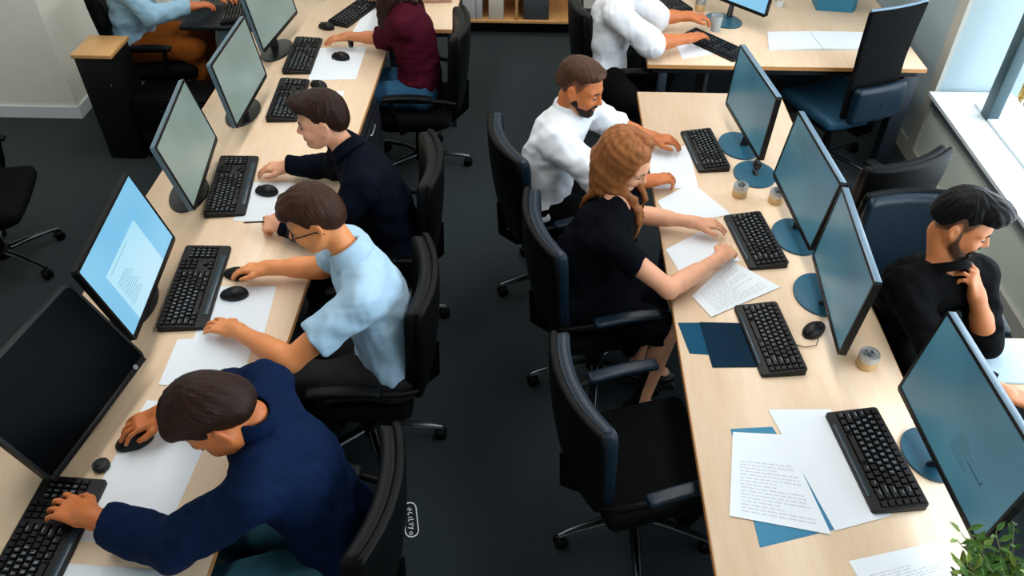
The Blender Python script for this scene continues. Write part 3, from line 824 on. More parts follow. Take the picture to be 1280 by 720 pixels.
def tin(label, xy, z=.7405, r=.035, h=.062, group=None):
    root = empty('storage_tin', (xy[0], xy[1], z), random.random()*6, label, 'tin', group)
    b = MB(); b.lathe([(0, 0), (r*.94, 0), (r, .003), (r, h*.55), (r*.99, h*.56)], n=32); b.build('band', M['tin_band'], root)
    c = MB(); c.lathe([(r*.99, h*.56), (r, h*.57), (r, h*.9), (r*.96, h*.97), (r*.86, h*.97), (r*.82, h*.9), (0, h*.9)], n=32); c.build('lid', M['tin'], root)
    k = MB()
    k.tube([(-r*.5, -r*.1, h*.92), (-r*.1, r*.35, h*.99), (r*.3, r*.2, h*.98)], .005, 8); k.tube([(r*.5, -r*.3, h*.92), (r*.1, -.3*r, h*.99), (-r*.2, -.5*r, h*.92)], .005, 8)
    k.box((r*.1, r*.05, h*.92), (r*.28, r*.2, .006), 0, bev=.003)
    k.build('pull_tab', M['tin_dark'], root)
    return root
# ================================================================== SCENE
setup_mats()
M['casing_blue'] = mat('palm_rest_gloss', (38, 56, 66), .3, noise=.03, spec=.35)
M['screen_teal'] = screen_mat('screen_teal', (76, 134, 152), (54, 106, 126), .66)
M['screen_grey'] = screen_mat('screen_grey', (144, 164, 156), (124, 146, 138), .85)
M['screen_blue'] = screen_mat('screen_blue', (140, 204, 238), (120, 192, 232), 1.0)
M['screen_off'] = mat('screen_off', (2, 4, 6), .3, noise=.02, spec=.03)
M['doc_white'] = screen_mat('screen_document', (190, 232, 250), (172, 226, 248), 1.0)
M['doc_line'] = screen_mat('screen_lines', (96, 160, 190), (110, 172, 200), .8)
M['teal_line'] = screen_mat('screen_lines_dark', (40, 74, 86), (44, 80, 92), .5)

# ---------------------------------------------------------------- room
def slab(name, c, h, m, kind='structure', bev=0, parent=None):
    b = MB(); b.box((0, 0, 0), h, 0, bev=bev); return b.build(name, m, parent, c, kind)
slab('floor', (-.8, 3., -.05), (4.2, 5.2, .05), M['carpet'])
slab('wall_left', (-4.14, 6.6, 1.8), (.86, 1.55, 1.8), M['wall'])
slab('baseboard_left', (-4.13, 5.043, .045), (.862, .008, .045), M['white'])
slab('baseboard_corner', (-3.273, 6.59, .045), (.008, 1.55, .045), M['white'])
slab('wall_back', (-.4, 7.2, 1.8), (2.88, .08, 1.8), M['wall'])
slab('wall_far_left', (-5.06, 1.5, 1.8), (.06, 3.55, 1.8), M['wall'])
# window wall
slab('wall_right', (2.7, 1.3, .25), (.22, 3.38, .25), M['wall_grey'])
slab('wall_pier', (2.73, 5.98, 1.8), (.25, 1.3, 1.8), M['pier'])
slab('wall_right_top', (2.73, 1.3, 3.25), (.25, 3.38, .35), M['white'])
slab('trim_1', (2.471, 4.72, 1.8), (.012, .05, 1.8), M['trim'])
slab('trim_2', (2.468, 1.3, .452), (.014, 3.36, .016), M['alu'])
slab('trim_3', (2.462, 1.3, .494), (.022, 3.36, .012), M['trim'])
slab('trim_4', (2.67, 1.3, .513), (.25, 3.36, .011), M['white'])
slab('baseboard_right', (2.47, 2.9, .05), (.012, 4.3, .05), M['trim'])
w = empty('window_1', (2.66, 1.3, .524)); w['kind'] = 'structure'
fb = MB()
for y in (-3.3, -.6, 3.05): fb.box((0, y, 1.19), (.035, .045, 1.19), 0, bev=.006)
fb.box((0, -.1, 2.36), (.03, 3.3, .04), 0, bev=.004)
fb.build('window_frame', M['frame'], w)
fb = MB(); fb.box((0, -.1, .008), (.03, 3.3, .008), 0, bev=.003); fb.build('bottom_rail', M['white'], w)
pb = MB(); pb.box((0, -1.95, 1.19), (.004, 1.31, 1.15)); pb.box((0, 1.22, 1.19), (.004, 1.79, 1.15)); pb.build('window_glass', M['glass'], w)
slab('wall_front', (-.8, -2.2, 1.8), (4.3, .06, 1.8), M['wall'])
slab('ceiling', (-.8, 3., 3.65), (4.3, 5.2, .05), M['ceil'])
# outside
g = slab('ground_outside', (22, 4, -.35), (18.9, 30, .05), M['ground'])
def shrub(label, x, y, r, m, n=900, seed=1):
    rs = np.random.RandomState(seed)
    root = empty('autumn_shrub', (x, y, -.3), 0, label, 'shrub', 'shrubs outside the window')
    t = MB()
    for i in range(7):
        a = 2*PI*i/7; t.tube([(0, 0, 0), (.15*r*math.cos(a), .15*r*math.sin(a), .5*r), (.5*r*math.cos(a), .5*r*math.sin(a), r*1.1)], [.03, .02, .008], 6)
    t.build('stem', M['bark'], root)
    b = MB()
    for i in range(n):
        d = nrm(rs.normal(size=3)); p = V(0, 0, r*.95)+d*r*(.45+.55*rs.rand()**.5)*V(1, 1, .85); a = nrm(rs.normal(size=3)); c = nrm(np.cross(a, d)+.2*rs.normal(size=3)); s_ = r*.09
        b.raw([p-a*s_, p+c*s_*.5, p+a*s_, p-c*s_*.5], [(0, 1, 2, 3)])
    b.build('foliage', m, root)
shrub('yellow autumn shrub outside beside the dark window frame', 3.55, 5.8, .4, M['autumn'], seed=3)
shrub('yellow autumn shrub outside, further out along the glass', 4.35, 6.6, .55, M['autumn'], seed=4)

# ---------------------------------------------------------------- desks
def desk(label, x0, x1, y0, y1, legs, panels=(), z=.74, th=.026, group=None, legw=.05):
    root = empty('desk', ((x0+x1)/2, (y0+y1)/2, 0), 0, label, 'desk', group)
    cx, cy = (x0+x1)/2, (y0+y1)/2
    t = MB(); t.box((0, 0, z-th/2), ((x1-x0)/2-.0015, (y1-y0)/2-.0015, th/2), 0, bev=.002, seg=1); t.build('desktop', M['wood'], root)
    e = MB()
    for sx in (-1, 1): e.box((sx*((x1-x0)/2-.001), 0, z-th/2-.0008), (.0022, (y1-y0)/2, th/2-.0015))
    for sy in (-1, 1): e.box((0, sy*((y1-y0)/2-.001), z-th/2-.0008), ((x1-x0)/2, .0022, th/2-.0015))
    e.build('edge_band', M['wood_edge'], root)
    fr = MB(); 
    for sx in (-1, 1): fr.box((sx*((x1-x0)/2-.06), 0, z-th-.02), (.02, (y1-y0)/2-.04, .02))
    for sy in (-1, 1): fr.box((0, sy*((y1-y0)/2-.05), z-th-.0205), ((x1-x0)/2-.04, .02, .02))
    fr.build('frame', M['metal_dark'], root)
    for (lx, ly, hx, hy) in legs:
        l = MB(); l.box((lx-cx, ly-cy, (z-th-.04)/2), (hx, hy, (z-th-.04)/2), 0, bev=.004); l.build('leg', M['leg_grey'], root)
    for (c, h, m) in panels:
        p = MB(); p.box((c[0]-cx, c[1]-cy, c[2]), h, 0, bev=.003); p.build('modesty_panel', m, root)
    return root
LG = .03
desk('long pale wood bench desk along the left row of screens', -1.84, -.94, .35, 6.1, [(x, y, LG, LG) for y in (.45, 1.78, 3.5, 5.2) for x in (-1.78, -1.0)], [((-1.39, 3.0, .52), (.012, 2.4, .14), M['panel'])])
desk('pale wood bench desk along the right row of four teal screens', .555, 1.355, .45, 4.185, [(x, y, LG, LG) for y in (.55, 2.98, 4.12) for x in (.62, 1.29)], [((1.32, 1.25, .50), (.012, .68, .12), M['panel'])])
desk('pale wood cross desk at the far right beside the window pier', .645, 2.29, 4.525, 5.75, [(2.23, 4.60, .045, .045), (.745, 4.565, .025, .025), (2.23, 5.68, .03, .03), (.70, 5.68, .03, .03)], [((1.52, 5.05, .42), (.64, .012, .27), M['panel']), ((1.02, 4.72, .4), (.012, .12, .30), M['panel'])])
desk('short return desk behind the burgundy top, white with a slim dark leg', -.925, -.56, 4.97, 5.86, [(-.59, 5.78, .016, .016), (-.9, 5.78, .016, .016), (-.59, 5.03, .016, .016)])
r = empty('pedestal', (-1.1, 3.93, 0), 0, 'dark navy drawer pedestal under the left desk behind the dark haired man in navy', 'pedestal')
b = MB(); b.box((0, 0, .335), (.16, .27, .335), 0, bev=.004); b.build('carcass', M['navy_panel'], r)
for i in range(3):
    b = MB(); b.box((.167, 0, .12+.21*i), (.008, .26, .098), 0, bev=.003); dr = b.build('drawer', M['navy_panel'], r)
    b = MB(); b.tube([(.176, -.06, .19+.21*i), (.186, -.05, .19+.21*i), (.186, .05, .19+.21*i), (.176, .06, .19+.21*i)], .004, 8); b.build('handle', M['alu'], dr)
# wooden side top at the upper left, dark side desk with a keyboard
r = empty('side_cabinet', (-2.73, 4.66, 0), 0, 'small wood topped dark cabinet beside the left wall corner', 'cabinet')
b = MB(); b.box((0, 0, .728), (.125, .14, .012), 0, bev=.002); b.build('top', M['wood_shelf'], r)
b = MB(); b.box((.0, .0, .358), (.115, .13, .358), 0, bev=.003); b.build('carcass', M['black'], r)
b = MB(); b.box((.0, -.134, .36), (.108, .006, .33), 0, bev=.002); d = b.build('door', M['black'], r)
b = MB(); b.tube([(.07, -.142, .45), (.07, -.155, .46), (.07, -.155, .54), (.07, -.142, .55)], .004, 8); b.build('handle', M['metal_dark'], d)
r = empty('dark_stand_in_box', (-2.36, 4.70, 0), 0, 'low black box added for the dark shade in front of the brown trousers', 'dark box')  # added black box in place of the shaded chair base and panel
b = MB(); b.box((0, 0, .21), (.24, .14, .21), 0, bev=.004); b.build('carcass', M['chair_plastic'], r)
for i in range(2):
    b = MB(); b.box((0, -.146, .11+.2*i), (.23, .006, .094), 0, bev=.003); d = b.build('drawer', M['chair_plastic'], r)
    b = MB(); b.tube([(-.06, -.152, .15+.2*i), (-.05, -.162, .15+.2*i), (.05, -.162, .15+.2*i), (.06, -.152, .15+.2*i)], .004, 8); b.build('handle', M['metal_dark'], d)
r = empty('side_desk', (-2.1, 5.5, 0), 0, 'dark topped desk under the hands of the man in brown trousers', 'desk')
b = MB(); b.box((0, 0, .725), (.235, .55, .013), 0, bev=.003); b.build('desktop', M['metal_dark'], r)
for y in (-.5, .5):
    b = MB(); b.box((.1, y, .355), (.1, .018, .355), 0, bev=.003); b.build('leg', M['casing_grey'], r)

# ---------------------------------------------------------------- shelf
r = empty('low_bookcase', (-.2, 6.65, 0), 0, 'low open wooden bookcase at the back wall with a white end panel', 'bookcase')
x0, x1, d, zb = -.50, .50, .17, .14
b = MB(); b.box((0, 0, zb), (x1, d, .012), 0, bev=.002); b.build('bottom_board', M['wood_shelf'], r)
b = MB(); b.box((0, 0, .80), (x1, d, .012), 0, bev=.002); b.build('top_board', M['wood_shelf'], r)
b = MB(); b.box((.0, 0, .47), (.011, d-.003, .318), 0, bev=.002); b.build('divider', M['wood_shelf'], r)
b = MB(); b.box((x0-.02, 0, .41), (.019, d, .405), 0, bev=.003); b.build('end_panel', M['white'], r)
b = MB(); b.box((x1+.012, 0, .47), (.011, d, .34), 0, bev=.002); b.build('end_panel', M['wood_shelf'], r)
b = MB(); b.box((0, d-.006, .47), (x1, .005, .318)); b.build('back_board', M['wood_shelf'], r)
b = MB(); b.box((0, .05, .062), (x1-.03, .10, .062), 0, bev=.002); b.build('plinth', M['black'], r)
def binder(label, x, w_, h_, m):
    r = empty('ring_binder', (x, 6.6, .154), 0, label, 'binder', 'binders in the bookcase')
    b = MB(); b.box((0, 0, h_/2), (w_/2, .105, h_/2), 0, bev=.004); b.build('cover', m, r)
    b = MB(); b.box((0, .004, h_/2), (w_/2-.006, .103, h_/2+.001)); b.build('pages', M['paper'], r)
binder('wide grey binder nearest the white end panel of the bookcase', -.60, .125, .29, M['binder'])
binder('slim grey binder right of the wide grey one in the bookcase', -.51, .048, .29, M['binder'])
binder('beige binder standing alone before the bookcase divider', -.37, .12, .27, M['binder2'])
r = empty('storage_box', (-.04, 6.6, .1525), 0, 'dark slate storage box in the right half of the bookcase', 'box')
b = MB(); b.box((0, 0, .09), (.105, .10, .09), 0, bev=.006); b.build('body', M['darkbox'], r)
b = MB(); b.box((0, 0, .19), (.11, .105, .012), 0, bev=.004); b.build('lid', M['darkbox'], r)
r = empty('carton', (-.74, 5.5, .7405), .1, 'brown carton on the short return desk at the top edge', 'box')
b = MB(); b.box((0, 0, .06), (.12, .12, .06), 0, bev=.004); b.build('body', mat('carton', (176, 142, 116), .8, noise=.06), r)
b = MB(); b.box((0, 0, .121), (.12, .024, .0008)); b.build('tape', M['binder2'], r)

# ---------------------------------------------------------------- monitors
RG, LGp = 'screens on the right bench desk', 'screens on the left bench desk'
doc_t = [('text_lines', M['teal_line'], [(.1+.0*i, .3-.03*i, .1+.1+.02*((i*7) % 5), .308-.03*i) for i in range(7)])]
monitor('teal lit screen furthest up the right bench desk, behind the bearded man', (1.032, 3.614, 1.0), 187.3, 2.7, .54, .318, (1.03, 3.62), M['screen_teal'], M['highlight_rail'], M['base_blue'], group=RG, strip=True)
monitor('teal lit screen second from the far end of the right bench desk', (1.139, 2.935, 1.005), 183.8, 6.9, .55, .322, (1.15, 2.87), M['screen_teal'], M['highlight_rail'], M['base_blue'], group=RG, strip=True, doc=[('text_lines', M['teal_line'], [(-.42+.0*i, .38-.025*i, -.42+.2+.03*((i*7) % 5), .386-.025*i) for i in range(8)])])
monitor('teal lit screen directly left of the man in black', (1.134, 2.337, 1.01), 175.9, 4.4, .55, .335, (1.16, 2.49), M['screen_teal'], M['highlight_rail'], M['base_blue'], group=RG, strip=True)
monitor('teal lit screen nearest the green plant at lower right', (1.287, 1.588, 1.04), 183.2, 6.4, .59, .349, (1.33, 1.70), M['screen_teal'], M['highlight_rail'], M['base_blue'], group=RG, strip=True,
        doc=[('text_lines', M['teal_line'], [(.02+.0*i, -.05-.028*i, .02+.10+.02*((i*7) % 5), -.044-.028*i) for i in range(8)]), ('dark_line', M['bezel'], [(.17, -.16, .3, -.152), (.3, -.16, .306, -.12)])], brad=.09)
r = empty('monitor_stand', (1.06, 3.36, .74), 0, 'empty screen stand, dark post on a blue round foot, right bench desk', 'stand')
b = MB(); b.lathe([(0, 0), (.1, 0), (.102, .004), (.1, .009), (.06, .012), (0, .013)], n=40, sy=1.15); b.build('base', M['base_blue'], r)
b = MB(); b.tube([(0, 0, .01), (.0, .0, .05), (.006, .002, .074)], [.034, .03, .028], 14, flat=.5); b.build('post', M['base_black'], r)
monitor('glossy black switched off screen with a triangle mark, nearest in the left row', (-1.519, 1.705, 1.0), -9.5, 29, .53, .362, (-1.58, 1.74), M['screen_off'], M['bezel'], M['base_black'], group=LGp, brad=.088, bsy=1.75, cr=.03,
        logo=[('triangle_mark', M['logo'], [[(-.325, .405), (-.265, .435), (-.285, .36), (-.325, .405)]]), ('round_mark', M['logo_white'], [[(.40+.013*math.cos(a), -.487+.02*math.sin(a)) for a in np.linspace(0, 6.3, 14)], [(.397, -.495), (.40, -.48), (.404, -.495)]])])
monitor('bright blue screen showing a white document, before the man with glasses', (-1.507, 2.292, 1.04), 6., 15.6, .582, .327, (-1.60, 2.33), M['screen_blue'], M['bezel'], M['base_black'], group=LGp, brad=.088, bsy=1.75,
        doc=[('document_page', M['doc_white'], [(-.15, -.5, .33, .2)]), ('document_bar', M['doc_line'], [(-.13, .15, .31, .165)])] and [('document_page', M['doc_white'], [(-.34, -.49, .24, .17)]), ('text_lines', M['doc_line'], [(-.30, .115, .05, .125)]+[(-.30, -.02-.03*i, -.30+.16+.02*((i*5) % 4), -.012-.03*i) for i in range(11)])])
monitor('grey lit screen before the dark haired man in navy', (-1.568, 3.102, 1.02), 8.1, 13., .585, .32, (-1.64, 3.1), M['screen_grey'], M['casing_grey'], M['base_black'], group=LGp, brad=.088, bsy=1.75)
monitor('grey lit screen second up from the bright blue one', (-1.543, 3.822, 1.01), 0, 8.2, .555, .333, (-1.60, 3.86), M['screen_grey'], M['casing_grey'], M['base_black'], group=LGp, brad=.088, bsy=1.75)
monitor('grey lit screen third up from the bright blue one, partly hidden', (-1.604, 4.673, 1.005), -6.3, 9.2, .555, .318, (-1.61, 4.62), M['screen_grey'], M['casing_grey'], M['base_black'], group=LGp, brad=.088, bsy=1.75)
monitor('screen at the top picture edge on the left desk, only its foot showing', (-1.46, 5.62, 1.0), -10, 8, .54, .318, (-1.37, 5.57), M['screen_grey'], M['bezel'], M['base_black'], group=LGp, brad=.088, bsy=1.75)
monitor('blue lit screen on the cross desk before the person in the white shirt', (1.22, 5.2, 1.03), 222, 8, .58, .34, (1.19, 5.16), M['screen_blue'], M['bezel'], M['base_blue'])

# ---------------------------------------------------------------- keyboards, mice
KG = 'black keyboards'
keyboard('black keyboard at the top of the left desk beside the burgundy sleeve', (-1.23, 5.19), 69, .44, .15, 0., KG)
keyboard('black keyboard reached by the hand with the wristwatch', (-1.43, 4.545), 93, .46, .165, 0., KG)
keyboard('black keyboard just behind the head of the dark haired man in navy', (-1.385, 4.0), 94, .46, .165, 0., KG)
keyboard('black keyboard with a glossy palm strip before the dark haired man in navy', (-1.45, 3.165), 98, .49, .185, .036, KG)
keyboard('black keyboard with a glossy palm strip before the man with glasses', (-1.385, 2.44), 96, .51, .19, .036, KG)
keyboard('black keyboard under the hand of the man in the navy sweater', (-1.46, 1.245), 90, .50, .2, .036, KG)
keyboard('black compact keyboard before the bearded man', (.843, 3.56), -83, .375, .16, .02, KG)
keyboard('black compact keyboard touched by the long haired woman', (.96, 2.83), -82, .375, .17, .02, KG)
keyboard('black compact keyboard lying over the navy folders', (.90, 2.22), -84, .375, .17, .02, KG, z=.7445)
keyboard('black compact keyboard with blue glints beside the loose white sheets', (1.135, 1.67), -83, .40, .18, .02, KG, z=.7445)
keyboard('black keyboard on the cross desk under the hands of the white shirt', (1.07, 4.78), -50, .44, .15, 0., KG)
keyboard('dark keyboard at the top edge left of the grey pot on the cross desk', (.86, 5.44), -65, .4, .15, 0., KG)
keyboard('black keyboard on the dark desk by the brown trousers', (-2.04, 5.2), -80, .42, .15, 0., KG)
MG = 'black computer mice'
mouse('small black mouse between the two top keyboards on the left desk', (-1.375, 4.955), 160, group=MG)
mouse('black mouse on the white sheet near the wristwatch hand', (-1.20, 4.53), 170, z=.7435, group=MG)
mouse('black mouse tucked beside the keyboard behind a man\'s dark hair', (-1.255, 4.17), 150, group=MG)
mouse('black mouse on white paper beside the hand of the dark haired man in navy', (-1.275, 3.12), 172, z=.7435, group=MG)
mouse('black mouse under the far hand of the man with glasses', (-1.24, 2.52), 175, s=1.0, group=MG)
mouse('black mouse lying beside the mouse hand of the man with glasses', (-1.215, 2.395), 190, z=.7435, group=MG)
mouse('large black mouse on the sheet by the face of the navy sweater man', (-1.335, 1.655), 215, s=1.12, z=.7435, group=MG)
m_ = mouse('black mouse with a blue glint and a cord, near the man in black', (1.085, 2.275), 40, group=MG)
b = MB(); b.tube([(-.03, -.04, .012), (-.06, -.055, .006), (-.1, -.035, .004), (-.13, .02, .004), (-.145, .055, .008)], .0018, 6); b.build('cable', M['black'], m_)
r = empty('dongle', (-1.405, 1.55, .742), .5, 'small round black puck by the top corner of the near left keyboard', 'puck')
b = MB(); b.lathe([(0, 0), (.024, 0), (.028, .006), (.027, .016), (.02, .021), (0, .022)], n=28); b.build('body', M['black'], r)
b = MB(); b.lathe([(0, .0215), (.012, .0215), (.011, .024), (0, .0243)], n=24); b.build('cap', M['metal_dark'], r)
tin('storage tin with beige band left of the pair on the right bench desk', (.955, 3.185), group='tins on the right bench desk')
tin('storage tin with beige band right of the pair, touching the screen edge', (1.115, 3.14), group='tins on the right bench desk')
tin('storage tin with beige band alone between two screens at right', (1.235, 2.105), r=.037, h=.066, group='tins on the right bench desk')
tin('grey tin beside the bright blue screen on the left desk', (-1.62, 2.72), r=.038, h=.075)
tin('grey tin pot on the cross desk near the white sleeve', (1.06, 5.33), r=.034, h=.085)

# ---------------------------------------------------------------- papers, folders
PG = 'white paper sheets'
paper('white sheet under the wristwatch hand on the left desk', [(-1.40, 4.66), (-1.07, 4.70), (-1.06, 4.27), (-1.33, 4.25)], .7405, group=PG)
paper('white sheet at the top of the left desk before the burgundy sleeve', [(-1.17, 5.28), (-.98, 5.30), (-.97, 4.90), (-1.20, 4.88)], .7405, group=PG)
paper('white sheet under the mouse of the dark haired man in navy', [(-1.42, 3.21), (-1.16, 3.21), (-1.14, 2.90), (-1.37, 2.90)], .7405, group=PG)
paper('white sheet under the arms of the man with glasses', [(-1.33, 2.45), (-1.06, 2.46), (-1.035, 2.15), (-1.30, 2.15)], .7405, group=PG)
paper('white sheet overlapping near the dark hair of the man in the navy sweater', [(-1.36, 2.14), (-1.07, 2.18), (-1.05, 1.92), (-1.35, 1.91)], .7398+.0024, group=PG)
paper('large white sheet under the mouse of the man in the navy sweater', [(-1.365, 1.84), (-1.09, 1.82), (-1.11, 1.28), (-1.40, 1.28)], .7405, group=PG)
paper('white sheet at the bottom edge of the left desk', [(-1.41, 1.21), (-1.07, 1.195), (-1.07, .9), (-1.41, .9)], .7405, group=PG)
paper('white sheet under the hands of the bearded man', [(.545, 3.56), (.77, 3.62), (.77, 3.24), (.56, 3.22)], .7405, group=PG)
paper('white sheet between the bearded man and the long haired woman', [(.565, 3.12), (.745, 3.28), (.89, 3.03), (.62, 2.93)], .742, group=PG)
paper('white sheet under the crossed arms of the long haired woman', [(.565, 2.76), (.74, 2.90), (.88, 2.70), (.62, 2.57)], .742, group=PG)
paper('white printed sheet by the elbow of the long haired woman', [(.64, 2.46), (.83, 2.70), (1.01, 2.53), (.70, 2.34)], .7435, text=(13, .12, .92, 3), group=PG)
paper('plain white sheet half under the near right keyboard', [(.83, 1.875), (1.05, 1.885), (1.13, 1.46), (.94, 1.40)], .7425, group=PG)
paper('white printed sheet over the blue folder on the right bench desk', [(.69, 1.77), (.865, 1.765), (.925, 1.385), (.625, 1.44)], .7440, text=(16, .35, .95, 5), group=PG)
paper('white printed sheet at the bottom edge beside the plant', [(.955, 1.30), (1.245, 1.375), (1.29, 1.23), (1.0, 1.12)], .7405, text=(12, .3, .95, 6), group=PG)
paper('pair of white sheets by the white sleeve on the cross desk', [(.84, 4.82), (1.02, 4.86), (1.13, 4.70), (.86, 4.60)], .7405, group=PG)
paper('left white board of the open spread on the cross desk', [(1.40, 4.735), (1.73, 4.75), (1.70, 5.0), (1.44, 4.98)], .7405, th=.012, group='open white boards on the cross desk')
paper('right white board of the open spread on the cross desk', [(1.735, 4.75), (2.06, 4.76), (2.08, 5.0), (1.706, 5.0)], .7405, th=.012, group='open white boards on the cross desk')
FG = 'folders on the right bench desk'
def folder(label, pts, z, m, th=.0012):
    c = np.mean(np.array(pts), axis=0); root = empty('folder', (c[0], c[1], z), 0, label, 'folder', FG)
    b = MB(); b.prism([(p[0]-c[0], p[1]-c[1]) for p in pts], 0, th); b.build('cover', M[m], root)
    q = [((p[0]-c[0])*.97, (p[1]-c[1])*.97) for p in pts]
    b = MB(); b.prism(q, th, th+.0006); b.build('flap', M[m], root)
folder('small teal folder at the desk edge left of the navy folder', [(.565, 2.305), (.675, 2.31), (.68, 2.135), (.59, 2.14)], .7405, 'folder_teal')
folder('navy folder tucked under the keyboard right of the teal one', [(.65, 2.31), (.84, 2.31), (.86, 2.08), (.665, 2.07)], .7425, 'folder_navy')
folder('bright blue folder under the loose white sheets', [(.685, 1.785), (.83, 1.80), (.955, 1.41), (.70, 1.335)], .7405, 'folder_blue')
paper('small torn white scrap near the dark hair of the man in navy', [(-1.15, 4.12), (-1.10, 4.13), (-1.095, 4.075), (-1.14, 4.07)], .7405, group=PG)
# cross desk: teal box, cup, glass
r = empty('box_file', (1.97, 5.42, .7405), -.05, 'teal box file standing open at the top edge of the cross desk', 'box file')
b = MB(); b.prism([(-.13, -.07), (.10, -.09), (.13, -.055), (.13, .08), (-.13, .08)], 0, .26); b.build('body', M['box_teal'], r)
b = MB(); b.box((0, .0, .262), (.115, .06, .004)); b.build('contents', M['paper'], r)
r = empty('paper_cup', (1.6, 5.42, .7405), 0, 'white paper cup left of the teal box file', 'cup')
b = MB(); b.lathe([(0, 0), (.028, 0), (.038, .1), (.0395, .102), (.036, .1), (.027, .006), (0, .006)], n=28); b.build('body', M['paper'], r)
b = MB(); b.lathe([(.0305, .03), (.0308, .03), (.0365, .08), (.0362, .08)], n=28); b.build('sleeve', M['binder2'], r)
r = empty('drinking_glass', (1.115, 5.015, .7405), 0, 'clear tumbler at the fingertips of the white shirt', 'glass')
gm = mat('tumbler_glass', (222, 230, 232), .12, spec=.6); gm.node_tree.nodes['Principled BSDF'].inputs['Transmission Weight'].default_value = .6
b = MB(); b.lathe([(0, 0), (.03, 0), (.037, .1), (.0355, .1), (.028, .008), (0, .008)], n=28); b.build('body', gm, r)
b = MB(); b.lathe([(.0, .009), (.0282, .009), (.031, .045), (0, .045)], n=28); b.build('water', gm, r)
r = empty('pen', (-1.245, 2.815, .768), 0, 'short black pen in the hand of the dark haired man in navy', 'pen')
b = MB(); b.tube([(-.06, .035, -.0), (-.045, .028, .006), (.05, -.02, .05)], [.0015, .0042, .0042], 10); b.build('barrel', M['black'], r)
b = MB(); b.tube([(.05, -.02, .05), (.06, -.025, .055)], [.0046, .0036], 10); b.build('cap', M['metal_dark'], r)
# side table by the man in black
r = empty('side_table', (1.99, 2.17, 0), 0, 'small pale wood side table at the elbow of the man in black', 'table')
b = MB(); b.box((0, 0, .676), (.32, .15, .014), 0, bev=.003); b.build('tabletop', M['wood'], r)
for x in (.02, .28):
    for y in (-.12, .12):
        b = MB(); b.box((x, y, .331), (.018, .018, .331), 0, bev=.004); b.build('leg', M['leg_grey'], r)
r = empty('portfolio', (1.99, 2.19, .6905), 0, 'pale blue portfolio lying on the small side table', 'portfolio')
b = MB(); b.box((0, 0, .006), (.29, .115, .006), 0, bev=.003); b.build('cover', M['pale_blue'], r)
b = MB(); b.box((0.004, 0, .006), (.288, .113, .004)); b.build('pages', M['paper'], r)

# ---------------------------------------------------------------- plant
r = empty('potted_plant', (1.285, 1.10, .7405), 0, 'bushy green plant in a clay pot at the lower right corner', 'plant')
b = MB(); b.lathe([(0, 0), (.06, 0), (.082, .11), (.088, .112), (.088, .13), (.078, .13), (.074, .115), (0, .112)], n=36); b.build('pot', M['pot'], r)
b = MB(); b.lathe([(0, .114), (.074, .114), (.05, .122), (0, .125)], n=24); b.build('soil', M['soil'], r)
rs = np.random.RandomState(11); st = MB(); fo = MB()
for i in range(90):
    a = rs.rand()*2*PI; rr = rs.rand()**.5; L = .08+.10*rs.rand(); d = V(math.cos(a)*rr, math.sin(a)*rr, 0)
    p0 = V(0, 0, .118)+d*.045; p1 = p0+d*.07+V(0, 0, L*.6); p2 = p1+d*.10+V(0, 0, L*.28)
    st.tube([p0, p1, p2], [.0025, .002, .0012], 5)
    for j in range(11):
        t = .25+.75*j/10; p = p0*(1-t)**2+2*p1*t*(1-t)+p2*t*t
        az = a+rs.normal()*1.2+j*2.4; lv = nrm(V(math.cos(az), math.sin(az), .5+.5*rs.rand())); sd = nrm(np.cross(lv, V(0, 0, 1))); up_ = np.cross(sd, lv); ln = .03+.022*rs.rand(); wd = ln*.19
        mi = 1 if rs.rand() < .28 else 0
        fo.raw([p, p+lv*ln*.4+sd*wd+up_*.002, p+lv*ln*.75+sd*wd*.7, p+lv*ln-up_*.004, p+lv*ln*.75-sd*wd*.7, p+lv*ln*.4-sd*wd+up_*.002, p+lv*ln*.5-up_*.003], [(0, 1, 6), (1, 2, 6), (2, 3, 6), (3, 4, 6), (4, 5, 6), (5, 0, 6)], mi, True)
st.build('stem', M['stem'], r); fo.build('foliage', [M['leaf'], M['leaf2']], r)

# ---------------------------------------------------------------- chairs
CG = 'black swivel chairs'
c0 = chair('office_chair', 'empty black swivel chair with armrests at the right bench desk', (.42, 1.86, 0), R(18), M['leather_blue_sheen'], group=CG, star=-36)
c1 = chair('office_chair', 'black swivel chair under the man with glasses', (-.71, 2.27, 0), R(184), M['leather'], group=CG, star=-36)
def cc(label, x, y, deg, src=None): return copy_thing(src or c1, (x, y, 0), R(deg), label, CG)
cc('black swivel chair under the long haired woman', .30, 2.70, 14, c0)
cc('black swivel chair under the bearded man', .12, 3.36, 18, c0)
cc('black swivel chair under the dark haired man in navy', -.77, 3.05, 186)
cc('black swivel chair under the man in the navy sweater', -.72, 1.36, 176)
cc('black swivel chair under the woman in burgundy', -.76, 4.52, 182)
cc('blue backed swivel chair under the man in black by the window', 1.62, 2.56, -90, c0)
cc('empty dark swivel chair directly behind the blue chair of the man in black', 1.54, 3.40, 116)
cc('black swivel chair at the left picture edge on open carpet', -2.98, 3.42, 15)
cc('black swivel chair under the light blue shirt at the top left', -2.56, 5.12, 4)
cc('black swivel chair behind the white shirt at the cross desk', .52, 4.90, 5)
chair('mesh_chair', 'tall mesh backed chair with a blue lumbar pad before the window pier', (1.87, 4.635, 0), R(114), M['leather_blue_sheen'], 'mesh', 'tall mesh chairs', star=-11)
p5 = [o for o in bpy.data.objects if o.get('label') == 'black swivel chair under the man in the navy sweater'][0]
b = MB()
ov = [(x, y) for x, y in rrect(.11, .045, .02)]
b.tube([(x, 0, y) for x, y in ov+ov[:1]], .0022, 6, up=(0, 1, 0))
